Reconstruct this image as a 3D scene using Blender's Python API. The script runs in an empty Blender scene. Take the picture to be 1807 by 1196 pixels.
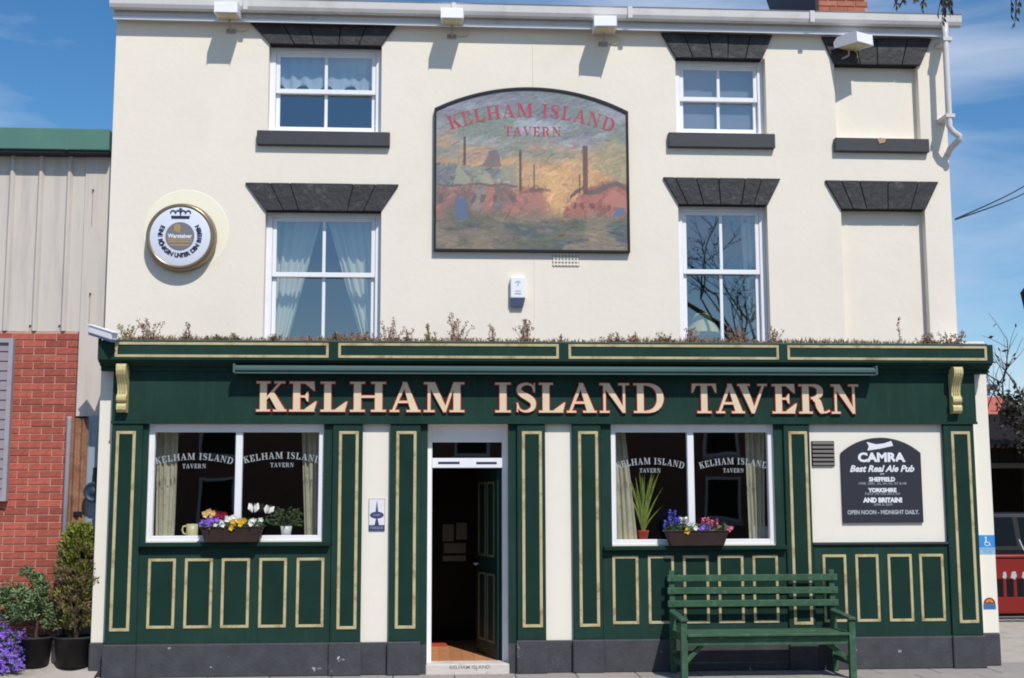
import bpy, math, random
import numpy as np
from mathutils import Matrix, Vector
random.seed(7)
SC = bpy.context.scene
COL = SC.collection
R = math.radians

# ------------------------------------------------------------------ camera
FPX, CX, CY = 2200.0, 903.5, 598.0
CAM = Vector((0.0, -12.7, 1.72))
_p, _y, _r = math.atan((880 - CY) / FPX), R(3.75), R(0.18)
def _rot(p, y, r):
    c, s = math.cos, math.sin
    rx = Matrix(((1, 0, 0), (0, c(p), -s(p)), (0, s(p), c(p))))
    ry = Matrix(((c(y), 0, s(y)), (0, 1, 0), (-s(y), 0, c(y))))
    rz = Matrix(((c(r), -s(r), 0), (s(r), c(r), 0), (0, 0, 1)))
    return ry @ rx @ rz
RM = _rot(_p, _y, _r)
def _conv(v): return Vector((v[0], v[2], -v[1]))
_ax, _ay, _az = _conv(RM @ Vector((1, 0, 0))), _conv(RM @ Vector((0, -1, 0))), _conv(RM @ Vector((0, 0, -1)))
cam_d = bpy.data.cameras.new('camera'); cam = bpy.data.objects.new('camera', cam_d); COL.objects.link(cam)
cam.matrix_world = Matrix(((_ax[0], _ay[0], _az[0], CAM[0]), (_ax[1], _ay[1], _az[1], CAM[1]), (_ax[2], _ay[2], _az[2], CAM[2]), (0, 0, 0, 1)))
cam_d.sensor_width = 36; cam_d.lens = FPX / 1807 * 36; cam_d.clip_end = 3000; cam_d.clip_start = 0.1
SC.camera = cam
def at(px, py, Y):
    """a measured point of the photograph on the plane at depth Y -> (X, Z) in metres"""
    d = _conv(RM @ Vector((px - CX, py - CY, FPX)))
    t = (Y - CAM[1]) / d[1]
    q = CAM + d * t
    return q[0], q[2]
def ax(px, py, Y): return at(px, py, Y)[0]
def az(px, py, Y): return at(px, py, Y)[1]

# ------------------------------------------------------------------ light
SUN_EL, SUN_AZ = R(49), R(19.5)          # azimuth measured from the facade normal towards the right
w = bpy.data.worlds.new('World'); SC.world = w; w.use_nodes = True
nt = w.node_tree; nt.nodes.clear()
N = nt.nodes.new; Lk = nt.links.new
out = N('ShaderNodeOutputWorld'); bg = N('ShaderNodeBackground'); sky = N('ShaderNodeTexSky')
sky.sky_type = 'NISHITA'; sky.sun_disc = False; sky.sun_elevation = SUN_EL; sky.sun_rotation = math.pi - SUN_AZ
sky.air_density = 1.0; sky.dust_density = 0.25; sky.ozone_density = 2.2; sky.altitude = 80
SKY_STRENGTH = 0.12
tc = N('ShaderNodeTexCoord'); mp = N('ShaderNodeMapping'); mp.inputs['Scale'].default_value = (2.0, 2.0, 7.5)
mp.inputs['Rotation'].default_value = (0.0, R(-16), 0.0); mp.inputs['Location'].default_value = (4.4, 0.1, 0.8)
nz = N('ShaderNodeTexNoise'); nz.inputs['Scale'].default_value = 1.25; nz.inputs['Detail'].default_value = 7; nz.inputs['Roughness'].default_value = 0.56; nz.inputs['Distortion'].default_value = 0.35
rp = N('ShaderNodeValToRGB'); rp.color_ramp.elements[0].position = 0.47; rp.color_ramp.elements[1].position = 0.76
rp.color_ramp.elements[1].color = (0.85, 0.85, 0.85, 1)
hs = N('ShaderNodeHueSaturation'); hs.inputs['Saturation'].default_value = 1.32; hs.inputs['Value'].default_value = 1.0
mx = N('ShaderNodeMixRGB'); mx.inputs['Color2'].default_value = (5.6, 6.3, 7.6, 1)
Lk(tc.outputs['Generated'], mp.inputs['Vector']); Lk(mp.outputs['Vector'], nz.inputs['Vector']); Lk(nz.outputs['Fac'], rp.inputs['Fac'])
Lk(sky.outputs['Color'], hs.inputs['Color']); Lk(hs.outputs['Color'], mx.inputs['Color1']); Lk(rp.outputs['Color'], mx.inputs['Fac'])
Lk(mx.outputs['Color'], bg.inputs['Color']); bg.inputs['Strength'].default_value = SKY_STRENGTH; Lk(bg.outputs['Background'], out.inputs['Surface'])
sd = bpy.data.lights.new('sun', 'SUN'); sd.energy = 3.85; sd.angle = R(0.53); sd.color = (1.0, 0.955, 0.88)
sun = bpy.data.objects.new('sun', sd); COL.objects.link(sun)
_s = Vector((math.sin(SUN_AZ) * math.cos(SUN_EL), -math.cos(SUN_AZ) * math.cos(SUN_EL), math.sin(SUN_EL)))
sun.rotation_euler = _s.to_track_quat('Z', 'Y').to_euler(); sun.location = _s * 40
SC.view_settings.view_transform = 'Standard'; SC.view_settings.look = 'None'; SC.view_settings.gamma = 1.0
SC.view_settings.use_curve_mapping = False
SC.view_settings.exposure = 0.0
SC.render.engine = 'CYCLES'
SC.cycles.filter_width = 1.9
SC.cycles.max_bounces = 8; SC.cycles.transparent_max_bounces = 12

# ------------------------------------------------------------------ materials
def S(r, g, b):
    f = lambda c: (c / 255 / 12.92) if c / 255 <= 0.04045 else ((c / 255 + 0.055) / 1.055) ** 2.4
    return (f(r), f(g), f(b))
MATS = {}
def mat(name, col, rough=0.6, spec=0.4, var=0.12, scale=3.0, bump=0.0, bscale=60.0, stain=None, stain_amt=0.0, stain_scale=1.2, rnd=0.0, metallic=0.0, streak=False, stain_lo=0.52, stain_hi=0.72):
    m = bpy.data.materials.new(name); m.use_nodes = True; t = m.node_tree; n = t.nodes; l = t.links
    b = n['Principled BSDF']; b.inputs['Roughness'].default_value = rough; b.inputs['Specular IOR Level'].default_value = spec; b.inputs['Metallic'].default_value = metallic
    co = n.new('ShaderNodeTexCoord')
    n1 = n.new('ShaderNodeTexNoise'); n1.inputs['Scale'].default_value = scale; n1.inputs['Detail'].default_value = 8; n1.inputs['Roughness'].default_value = 0.65
    l.new(co.outputs['Object'], n1.inputs['Vector'])
    mr = n.new('ShaderNodeMapRange'); mr.inputs['From Min'].default_value = 0.25; mr.inputs['From Max'].default_value = 0.75
    mr.inputs['To Min'].default_value = 1 - var; mr.inputs['To Max'].default_value = 1 + var
    l.new(n1.outputs['Fac'], mr.inputs['Value'])
    mul = n.new('ShaderNodeVectorMath'); mul.operation = 'SCALE'; mul.inputs[0].default_value = col
    l.new(mr.outputs['Result'], mul.inputs['Scale']); last = mul.outputs['Vector']
    if rnd:
        oi = n.new('ShaderNodeObjectInfo'); r2 = n.new('ShaderNodeMapRange'); r2.inputs['To Min'].default_value = 1 - rnd; r2.inputs['To Max'].default_value = 1 + rnd
        l.new(oi.outputs['Random'], r2.inputs['Value']); m2 = n.new('ShaderNodeVectorMath'); m2.operation = 'SCALE'
        l.new(last, m2.inputs[0]); l.new(r2.outputs['Result'], m2.inputs['Scale']); last = m2.outputs['Vector']
    if stain is not None:
        n2 = n.new('ShaderNodeTexNoise'); n2.inputs['Scale'].default_value = stain_scale; n2.inputs['Detail'].default_value = 6; n2.inputs['Roughness'].default_value = 0.7
        if streak:
            mpn = n.new('ShaderNodeMapping'); mpn.inputs['Scale'].default_value = (6, 6, 0.5); l.new(co.outputs['Object'], mpn.inputs['Vector']); l.new(mpn.outputs['Vector'], n2.inputs['Vector'])
        else: l.new(co.outputs['Object'], n2.inputs['Vector'])
        rr = n.new('ShaderNodeMapRange'); rr.inputs['From Min'].default_value = stain_lo; rr.inputs['From Max'].default_value = stain_hi; rr.inputs['To Max'].default_value = stain_amt
        l.new(n2.outputs['Fac'], rr.inputs['Value'])
        mm = n.new('ShaderNodeMixRGB'); mm.inputs['Color2'].default_value = (*stain, 1); l.new(rr.outputs['Result'], mm.inputs['Fac']); l.new(last, mm.inputs['Color1']); last = mm.outputs['Color']
    l.new(last, b.inputs['Base Color'])
    if bump:
        n3 = n.new('ShaderNodeTexNoise'); n3.inputs['Scale'].default_value = bscale; n3.inputs['Detail'].default_value = 5
        l.new(co.outputs['Object'], n3.inputs['Vector']); bp = n.new('ShaderNodeBump'); bp.inputs['Strength'].default_value = bump; bp.inputs['Distance'].default_value = 0.01
        l.new(n3.outputs['Fac'], bp.inputs['Height']); l.new(bp.outputs['Normal'], b.inputs['Normal'])
    MATS[name] = m; return m
def leaf_mat(name, col, col2, trans=0.25, rough=0.6):
    m = mat(name, col, rough, 0.2, 0.35, 9.0, stain=col2, stain_amt=0.9, stain_scale=14.0, stain_lo=0.42, stain_hi=0.6)
    m.node_tree.nodes['Principled BSDF'].inputs['Transmission Weight'].default_value = 0.0
    return m
def attr_mat(name, rough=0.5, spec=0.3, bump=0.0):
    m = bpy.data.materials.new(name); m.use_nodes = True; t = m.node_tree; b = t.nodes['Principled BSDF']
    a = t.nodes.new('ShaderNodeAttribute'); a.attribute_name = 'paint'; t.links.new(a.outputs['Color'], b.inputs['Base Color'])
    b.inputs['Roughness'].default_value = rough; b.inputs['Specular IOR Level'].default_value = spec; MATS[name] = m; return m
def glass(name, refl, tint):
    m = bpy.data.materials.new(name); m.use_nodes = True; t = m.node_tree; t.nodes.clear()
    o = t.nodes.new('ShaderNodeOutputMaterial'); tr = t.nodes.new('ShaderNodeBsdfTransparent'); gl = t.nodes.new('ShaderNodeBsdfGlossy'); mxs = t.nodes.new('ShaderNodeMixShader')
    tr.inputs['Color'].default_value = (*tint, 1); gl.inputs['Roughness'].default_value = 0.015
    fr = t.nodes.new('ShaderNodeMapRange'); lw = t.nodes.new('ShaderNodeLayerWeight'); lw.inputs['Blend'].default_value = 0.5; pw = t.nodes.new('ShaderNodeMath'); pw.operation = 'POWER'; pw.inputs[1].default_value = 5.0
    t.links.new(lw.outputs['Facing'], pw.inputs[0]); t.links.new(pw.outputs['Value'], fr.inputs['Value']); fr.inputs['To Min'].default_value = refl; fr.inputs['To Max'].default_value = 1.0
    co = t.nodes.new('ShaderNodeTexCoord'); nn = t.nodes.new('ShaderNodeTexNoise'); nn.inputs['Scale'].default_value = 1.7; nn.inputs['Detail'].default_value = 1
    bp = t.nodes.new('ShaderNodeBump'); bp.inputs['Strength'].default_value = 0.025; bp.inputs['Distance'].default_value = 0.05
    t.links.new(co.outputs['Object'], nn.inputs['Vector']); t.links.new(nn.outputs['Fac'], bp.inputs['Height']); t.links.new(bp.outputs['Normal'], gl.inputs['Normal'])
    t.links.new(fr.outputs['Result'], mxs.inputs['Fac']); t.links.new(tr.outputs['BSDF'], mxs.inputs[1]); t.links.new(gl.outputs['BSDF'], mxs.inputs[2]); t.links.new(mxs.outputs['Shader'], o.inputs['Surface'])
    MATS[name] = m; return m
CREAM = mat('cream_render', S(234, 225, 211), 0.85, 0.2, 0.03, 1.1, bump=0.22, bscale=16, stain=S(206, 196, 178), stain_amt=0.2, stain_scale=1.3)
CREAM2 = mat('cream_paint', S(235, 229, 216), 0.6, 0.3, 0.015, 2.0, bump=0.08, bscale=120, stain=S(212, 206, 192), stain_amt=0.16, stain_scale=1.4)
WHITE = mat('white_upvc', S(236, 236, 240), 0.35, 0.45, 0.02, 3.0, stain=S(200, 200, 198), stain_amt=0.2, stain_scale=4)
GUTTER = mat('white_plastic_gutter', S(208, 205, 204), 0.4, 0.4, 0.03, 2.0, stain=S(160, 150, 140), stain_amt=0.4, stain_scale=3)
BLACKST = mat('black_painted_stone', S(55, 54, 57), 0.6, 0.3, 0.22, 8.0, bump=0.9, bscale=22, stain=S(118, 114, 112), stain_amt=0.35, stain_scale=9, stain_lo=.54, stain_hi=.68, rnd=0.08)
BLACKSILL = mat('black_painted_sill', S(62, 62, 67), 0.5, 0.4, 0.08, 5.0, bump=0.2, bscale=30)
MORTARD = mat('dark_joint', S(30, 30, 34), 0.8, 0.2)
PLINTH = mat('grey_painted_plinth', S(68, 69, 74), 0.65, 0.3, 0.28, 6.0, bump=0.5, bscale=30, stain=S(205, 200, 195), stain_amt=0.85, stain_scale=4.2, stain_lo=0.655, stain_hi=0.69)
GREEN = mat('green_gloss_paint', (0.0185, 0.047, 0.037), 0.45, 0.06, 0.24, 1.7, bump=0.05, bscale=9, stain=(0.032, 0.066, 0.055), stain_amt=0.55, stain_scale=3.0, streak=True)
GREEN2 = mat('green_panel_paint', (0.0135, 0.037, 0.029), 0.45, 0.06, 0.2, 2.5, bump=0.05, bscale=12)
GOLDL = mat('cream_gold_beading', S(190, 177, 136), 0.5, 0.35, 0.14, 9.0, stain=S(140, 116, 78), stain_amt=0.75, stain_scale=7, stain_lo=.5, stain_hi=.66)
DULLG = mat('dull_cream_beading', S(112, 104, 80), 0.6, 0.2, 0.1, 9)
GILT = mat('gilt_bracket_paint', S(204, 190, 138), 0.4, 0.5, 0.15, 14.0, stain=S(120, 92, 42), stain_amt=0.6, stain_scale=14)
LCREAM = mat('letter_cream', S(226, 205, 174), 0.45, 0.35, 0.05, 6.0, stain=S(232, 182, 158), stain_amt=0.6, stain_scale=3.5)
LRED = mat('letter_red', S(176, 44, 34), 0.45, 0.35, 0.12, 7.0, stain=S(74, 26, 24), stain_amt=0.6, stain_scale=4)
AWN = mat('awning_case_green', (0.07, 0.125, 0.118), 0.28, 0.55, 0.08, 1.5)
LEAD = mat('lead_grey', S(92, 96, 98), 0.6, 0.3, 0.15, 4.0, stain=S(60, 66, 58), stain_amt=0.6, stain_scale=5)
GLASSU = glass('upstairs_glass', 0.31, (0.80, 0.86, 0.90))
GLASSD = glass('shop_glass', 0.13, (0.86, 0.88, 0.88))
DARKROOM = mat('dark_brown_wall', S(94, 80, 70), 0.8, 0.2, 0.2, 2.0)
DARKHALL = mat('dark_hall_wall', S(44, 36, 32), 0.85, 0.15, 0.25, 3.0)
PALEROOM = mat('grey_blue_wall', S(96, 104, 116), 0.9, 0.1, 0.1, 1.0)
WOODFL = mat('orange_wood_floor', S(196, 136, 96), 0.45, 0.4, 0.16, 4.0, stain=S(150, 96, 62), stain_amt=0.6, stain_scale=6, rnd=0.12)
CURT = mat('pale_curtain_cloth', S(226, 222, 206), 0.9, 0.1, 0.05, 3.0)
CURTG = mat('pattern_curtain_cloth', S(196, 192, 170), 0.9, 0.1, 0.12, 7.0, stain=S(150, 96, 86), stain_amt=0.55, stain_scale=16)
NET = mat('net_curtain_cloth', S(206, 214, 216), 0.9, 0.1, 0.05, 3.0)
TILE = mat('red_clay_tile', S(150, 92, 78), 0.85, 0.2, 0.2, 6.0, bump=0.3, bscale=20, stain=S(96, 84, 76), stain_amt=0.5, stain_scale=4, rnd=0.14)
BRICK = mat('red_brick', S(166, 88, 74), 0.85, 0.2, 0.24, 16.0, bump=0.6, bscale=60, stain=S(126, 74, 68), stain_amt=0.7, stain_scale=5, rnd=0.24)
MORTAR = mat('pink_mortar', S(196, 156, 138), 0.9, 0.1, 0.2, 5.0, bump=0.3, bscale=90)
BRICKC = mat('chimney_brick', S(172, 112, 92), 0.85, 0.2, 0.2, 14.0, bump=0.35, bscale=60, rnd=0.15)
CLAD = mat('beige_metal_cladding', S(204, 194, 184), 0.5, 0.4, 0.03, 1.5, stain=S(176, 170, 166), stain_amt=0.75, stain_scale=1.6, streak=True, stain_lo=0.48, stain_hi=0.7)
TRIMG = mat('green_roof_trim', S(84, 124, 112), 0.45, 0.4, 0.05, 2.0, stain=S(104, 134, 122), stain_amt=0.5, stain_scale=2)
RUST = mat('rusty_iron', S(138, 96, 76), 0.85, 0.2, 0.35, 7.0, bump=0.4, bscale=50, stain=S(170, 134, 104), stain_amt=0.85, stain_scale=6, stain_lo=0.42, stain_hi=0.66)
RUSTSPOT = mat('rust_stain', S(92, 64, 48), 0.8, 0.2, 0.2, 20)
RUSTRUN = mat('rust_run', S(176, 146, 120), 0.6, 0.3, 0.1, 20)
GREYMET = mat('grey_painted_metal', S(160, 156, 164), 0.5, 0.4, 0.06, 4.0, stain=S(120, 118, 120), stain_amt=0.4, stain_scale=5)
LOUV = mat('pinkish_grey_slat', S(150, 138, 146), 0.5, 0.3, 0.06, 4.0)
BLUEMET = mat('blue_grey_metal', S(148, 160, 172), 0.5, 0.4, 0.06, 4.0, stain=S(110, 118, 128), stain_amt=0.5, stain_scale=3, streak=True)
NAVY = mat('navy_plastic', S(40, 58, 76), 0.5, 0.4)
BLACK = mat('black_plastic', S(38, 37, 38), 0.6, 0.3, 0.2, 8.0, stain=S(82, 78, 74), stain_amt=0.6, stain_scale=6)
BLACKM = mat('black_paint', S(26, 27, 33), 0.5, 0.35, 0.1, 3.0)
SIGNBLK = mat('sign_black', S(44, 46, 56), 0.5, 0.4, 0.06, 3.0)
PRINTW = mat('white_print', S(226, 228, 234), 0.6, 0.2, 0.02)
PRINTG = mat('faded_white_print', S(170, 176, 184), 0.6, 0.2, 0.05)
ETCH = mat('window_lettering', S(158, 164, 168), 0.6, 0.2, 0.1, 20)
REDPRINT = mat('faded_red_print', S(172, 78, 90), 0.6, 0.2, 0.12, 14, stain=S(156, 132, 140), stain_amt=0.6, stain_scale=6)
BADGEW = mat('badge_white', S(216, 220, 232), 0.35, 0.4, 0.02)
BADGENAVY = mat('badge_navy', S(44, 46, 78), 0.5, 0.3)
BADGEGREY = mat('badge_grey', S(118, 116, 122), 0.5, 0.3)
BADGEGOLD = mat('badge_gold', S(172, 142, 92), 0.4, 0.4, 0.1, 12)
BADGERIM = mat('badge_rim', S(140, 122, 100), 0.28, 0.6, 0.1, 6, metallic=0.55)
HALO = mat('old_paint_patch', S(240, 234, 212), 0.85, 0.2, 0.02)
ALARMB = mat('alarm_blue', S(86, 98, 128), 0.4, 0.4)
SIGNBLUE = mat('sign_blue', S(62, 140, 206), 0.4, 0.4)
DKBLUE = mat('sticker_blue', S(66, 110, 160), 0.4, 0.4)
ORANGE = mat('sticker_orange', S(206, 130, 60), 0.4, 0.4)
MAROON = mat('sticker_maroon', S(112, 50, 44), 0.4, 0.4)
PLAQNAVY = mat('plaque_navy', S(64, 70, 112), 0.4, 0.4, 0.1, 20)
PLAQW = mat('plaque_white', S(228, 226, 232), 0.4, 0.4)
LAMPGLASS = mat('lamp_lens', S(214, 200, 160), 0.2, 0.5, 0.06, 12)
BENCHG = mat('bench_green_paint', S(58, 90, 68), 0.5, 0.25, 0.25, 5.0, bump=0.35, bscale=22, stain=S(92, 122, 98), stain_amt=0.7, stain_scale=11)
STEP = mat('doorstep_stone', S(206, 198, 192), 0.75, 0.2, 0.08, 6.0, bump=0.4, bscale=30, stain=S(120, 112, 106), stain_amt=0.8, stain_scale=9, stain_lo=0.56, stain_hi=0.68)
SLAB = mat('paving_slab', S(160, 152, 146), 0.85, 0.2, 0.12, 5.0, bump=0.4, bscale=60, stain=S(118, 112, 108), stain_amt=0.6, stain_scale=2.6, rnd=0.07)
TARMAC = mat('tarmac', S(122, 119, 114), 0.9, 0.2, 0.2, 8.0, bump=0.5, bscale=120, stain=S(78, 76, 76), stain_amt=0.6, stain_scale=0.8)
CONC = mat('forecourt_concrete', S(176, 168, 158), 0.88, 0.2, 0.1, 4.0, bump=0.4, bscale=50, stain=S(130, 122, 114), stain_amt=0.7, stain_scale=2.4)
GRILLE = mat('grille_beige', S(196, 190, 178), 0.6, 0.3)
BASKET = mat('brown_trough', S(54, 38, 36), 0.7, 0.3, 0.25, 14.0, bump=0.4, bscale=60)
SOIL = mat('soil', S(60, 46, 38), 0.95, 0.1, 0.2, 30)
REDPOT = mat('red_pot', S(206, 78, 52), 0.4, 0.4)
MUGC = mat('cream_glaze', S(226, 218, 170), 0.3, 0.5)
CARD = mat('patterned_card', S(196, 196, 200), 0.6, 0.2, 0.2, 30, stain=S(112, 146, 186), stain_amt=0.8, stain_scale=18)
SHADE = mat('lamp_shade_cloth', S(222, 212, 150), 0.9, 0.1)
LEAFC = leaf_mat('conifer_green', S(146, 150, 66), S(96, 106, 48))
LEAFB = leaf_mat('conifer_brown', S(132, 110, 84), S(100, 98, 58))
LEAFS = leaf_mat('shrub_green', S(124, 144, 100), S(78, 98, 64))
LEAFP = leaf_mat('strap_leaf_green', S(142, 158, 78), S(110, 128, 60))
LEAFH = leaf_mat('herb_green', S(88, 112, 74), S(60, 84, 56))
TWIG = mat('dry_stem', S(158, 124, 110), 0.85, 0.1, 0.2, 30)
WEEDR = leaf_mat('dry_weed_red', S(166, 134, 114), S(122, 94, 78))
WEEDG = leaf_mat('olive_weed', S(146, 140, 84), S(104, 100, 54))
BARK = mat('bark', S(84, 72, 62), 0.9, 0.1, 0.25, 12, bump=0.6, bscale=30)
LEAFD = leaf_mat('dark_twig_leaf', S(74, 70, 58), S(52, 50, 44))
def petal(name, r, g, b): return mat(name, S(r, g, b), 0.6, 0.2, 0.15, 40)
PURPLE, LILAC, PINK, PWHITE, YEL, PRED, APRI = petal('petal_purple', 150, 104, 214), petal('petal_blue', 98, 98, 186), petal('petal_pink', 214, 120, 150), petal('petal_white', 236, 236, 230), petal('petal_yellow', 216, 176, 52), petal('petal_red', 130, 26, 52), petal('petal_apricot', 214, 180, 120)
CARP = mat('car_paint_dark', S(26, 28, 32), 0.4, 0.2, 0.03)
CARG = mat('car_glass', S(20, 25, 29), 0.15, 0.1, 0.02)
CHROME = mat('bright_trim', S(180, 184, 188), 0.25, 0.6, 0.02, metallic=0.6)
TYRE = mat('tyre_rubber', S(26, 26, 26), 0.8, 0.2)
BARR = mat('red_barrier_plastic', S(124, 24, 20), 0.45, 0.4, 0.06, 3, stain=S(130, 30, 26), stain_amt=0.5, stain_scale=4)
SHED = mat('dark_creosote', S(32, 22, 20), 0.85, 0.2, 0.2, 5, bump=0.3, bscale=30)
SHEDB = mat('pale_beam', S(84, 76, 64), 0.8, 0.2, 0.2, 5)
HOUSEP = mat('salmon_brick', S(204, 118, 104), 0.8, 0.2, 0.1, 4)
HOUSEG = mat('pale_blue_grey_wall', S(176, 186, 200), 0.8, 0.2, 0.05, 2)
SLATE = mat('slate', S(92, 92, 104), 0.7, 0.3, 0.15, 3)
OPPB = mat('opposite_brick', S(150, 112, 96), 0.9, 0.2, 0.2, 4)
PAPER = mat('notice_paper', S(128, 132, 116), 0.8, 0.2, 0.1, 30)
REDMAT = mat('red_mat', S(176, 72, 56), 0.9, 0.1, 0.1, 30)
PAINTING = attr_mat('sign_painting', 0.55, 0.25)

# ------------------------------------------------------------------ mesh helpers
LOC = {}
def tag(o, label=None, cat=None, group=None, kind=None):
    if label: o['label'] = label
    if cat: o['category'] = cat
    if group: o['group'] = group
    if kind: o['kind'] = kind
    return o
def thing(name, label, cat, loc=(0, 0, 0), group=None):
    o = bpy.data.objects.new(name, None); COL.objects.link(o); o.location = loc; o.empty_display_size = 0.1
    LOC[o.name] = Vector(loc); return tag(o, label, cat, group)
class MB:
    def __init__(s): s.v = []; s.f = []; s.m = []
    def add(s, vs, fs, mi=0):
        b = len(s.v); s.v.extend([tuple(q) for q in vs]); s.f.extend([tuple(i + b for i in f) for f in fs]); s.m.extend([mi] * len(fs)); return s
    def box(s, x0, x1, y0, y1, z0, z1, mi=0):
        if x0 > x1: x0, x1 = x1, x0
        if y0 > y1: y0, y1 = y1, y0
        if z0 > z1: z0, z1 = z1, z0
        return s.add([(x0, y0, z0), (x1, y0, z0), (x1, y1, z0), (x0, y1, z0), (x0, y0, z1), (x1, y0, z1), (x1, y1, z1), (x0, y1, z1)],
                     [(0, 1, 5, 4), (1, 2, 6, 5), (2, 3, 7, 6), (3, 0, 4, 7), (4, 5, 6, 7), (3, 2, 1, 0)], mi)
    def bar(s, a, b, wx, wz, mi=0, up=(0, 0, 1)):
        a, b = Vector(a), Vector(b); d = (b - a).normalized(); u = Vector(up)
        sd_ = d.cross(u)
        if sd_.length < 1e-4: sd_ = d.cross(Vector((0, 1, 0)))
        sd_.normalize(); u = sd_.cross(d).normalized(); vs = []
        for q in (a, b):
            for i, j in ((-1, -1), (1, -1), (1, 1), (-1, 1)): vs.append(q + sd_ * i * wx / 2 + u * j * wz / 2)
        return s.add(vs, [(0, 1, 2, 3), (7, 6, 5, 4), (0, 4, 5, 1), (1, 5, 6, 2), (2, 6, 7, 3), (3, 7, 4, 0)], mi)
    def prism(s, poly, y0, y1, mi=0):
        n = len(poly); A = sum(poly[i][0] * poly[(i + 1) % n][1] - poly[(i + 1) % n][0] * poly[i][1] for i in range(n))
        if A < 0: poly = poly[::-1]
        vs = [(x, y0, z) for x, z in poly] + [(x, y1, z) for x, z in poly]
        fs = [tuple(range(n)), tuple(range(2 * n - 1, n - 1, -1))] + [(i, i + n, (i + 1) % n + n, (i + 1) % n) for i in range(n)]
        return s.add(vs, fs, mi)
    def flat(s, poly, y, mi=0):
        n = len(poly); A = sum(poly[i][0] * poly[(i + 1) % n][1] - poly[(i + 1) % n][0] * poly[i][1] for i in range(n))
        if A < 0: poly = poly[::-1]
        return s.add([(x, y, z) for x, z in poly], [tuple(range(n))], mi)
    def tube(s, pts, r, n=8, mi=0, cap=True):
        pts = [Vector(q) for q in pts]; rs = r if isinstance(r, (list, tuple)) else [r] * len(pts); rings = []; b = len(s.v); prev = None
        for i, q in enumerate(pts):
            d = (pts[min(i + 1, len(pts) - 1)] - pts[max(i - 1, 0)]).normalized()
            if prev is None:
                h = Vector((0, 0, 1)) if abs(d.z) < 0.9 else Vector((1, 0, 0)); u = d.cross(h).normalized()
            else:
                u = (prev - d * prev.dot(d)).normalized()
            prev = u; v2 = d.cross(u)
            rings.append([q + (u * math.cos(2 * math.pi * k / n) + v2 * math.sin(2 * math.pi * k / n)) * rs[i] for k in range(n)])
        vs = [q for rg in rings for q in rg]; fs = []
        for i in range(len(pts) - 1):
            for k in range(n): fs.append((i * n + k, i * n + (k + 1) % n, (i + 1) * n + (k + 1) % n, (i + 1) * n + k))
        if cap: fs += [tuple(range(n - 1, -1, -1)), tuple(range((len(pts) - 1) * n, len(pts) * n))]
        return s.add(vs, fs, mi)
    def lathe(s, c, prof, n=20, mi=0, axis='z'):
        vs = []; fs = []
        for r, h in prof:
            for k in range(n):
                a = 2 * math.pi * k / n
                if axis == 'z': vs.append((c[0] + r * math.cos(a), c[1] + r * math.sin(a), c[2] + h))
                else: vs.append((c[0] + r * math.cos(a), c[1] + h, c[2] + r * math.sin(a)))
        for i in range(len(prof) - 1):
            for k in range(n): fs.append((i * n + k, i * n + (k + 1) % n, (i + 1) * n + (k + 1) % n, (i + 1) * n + k))
        return s.add(vs, fs, mi)
    def leaf(s, c, d, ln, wd, mi=0, nrm=None):
        c, d = Vector(c), Vector(d).normalized(); h = nrm or Vector((random.uniform(-1, 1), random.uniform(-1, 1), random.uniform(-1, 1))); u = d.cross(h)
        if u.length < 1e-3: u = d.cross(Vector((0.3, 0.8, 0.1)))
        u.normalize()
        return s.add([c, c + d * ln * 0.5 + u * wd, c + d * ln, c + d * ln * 0.5 - u * wd], [(0, 1, 2, 3)], mi)
    def frame(s, x0, x1, z0, z1, t, y0, y1, mi=0):      # mitred rectangular frame
        o = [(x0, z0), (x1, z0), (x1, z1), (x0, z1)]; i_ = [(x0 + t, z0 + t), (x1 - t, z0 + t), (x1 - t, z1 - t), (x0 + t, z1 - t)]
        for k in range(4):
            j = (k + 1) % 4; s.prism([o[k], o[j], i_[j], i_[k]], y0, y1, mi)
        return s
    def build(s, name, mats, parent=None, smooth=False, bevel=0.0, seg=1, raw=False):
        off = LOC[parent.name] if parent is not None and not raw else Vector((0, 0, 0))
        me = bpy.data.meshes.new(name); me.from_pydata([(a - off[0], b - off[1], c - off[2]) for a, b, c in s.v], [], s.f)
        if not isinstance(mats, (list, tuple)): mats = [mats]
        for m in mats: me.materials.append(m)
        if len(mats) > 1: me.polygons.foreach_set('material_index', s.m)
        if smooth: me.polygons.foreach_set('use_smooth', [True] * len(me.polygons))
        me.update(); o = bpy.data.objects.new(name, me); COL.objects.link(o)
        if parent is not None: o.parent = parent
        LOC[o.name] = off
        if bevel:
            b = o.modifiers.new('bevel', 'BEVEL'); b.width = bevel; b.segments = seg; b.limit_method = 'ANGLE'; b.angle_limit = R(40)
        return o
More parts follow.
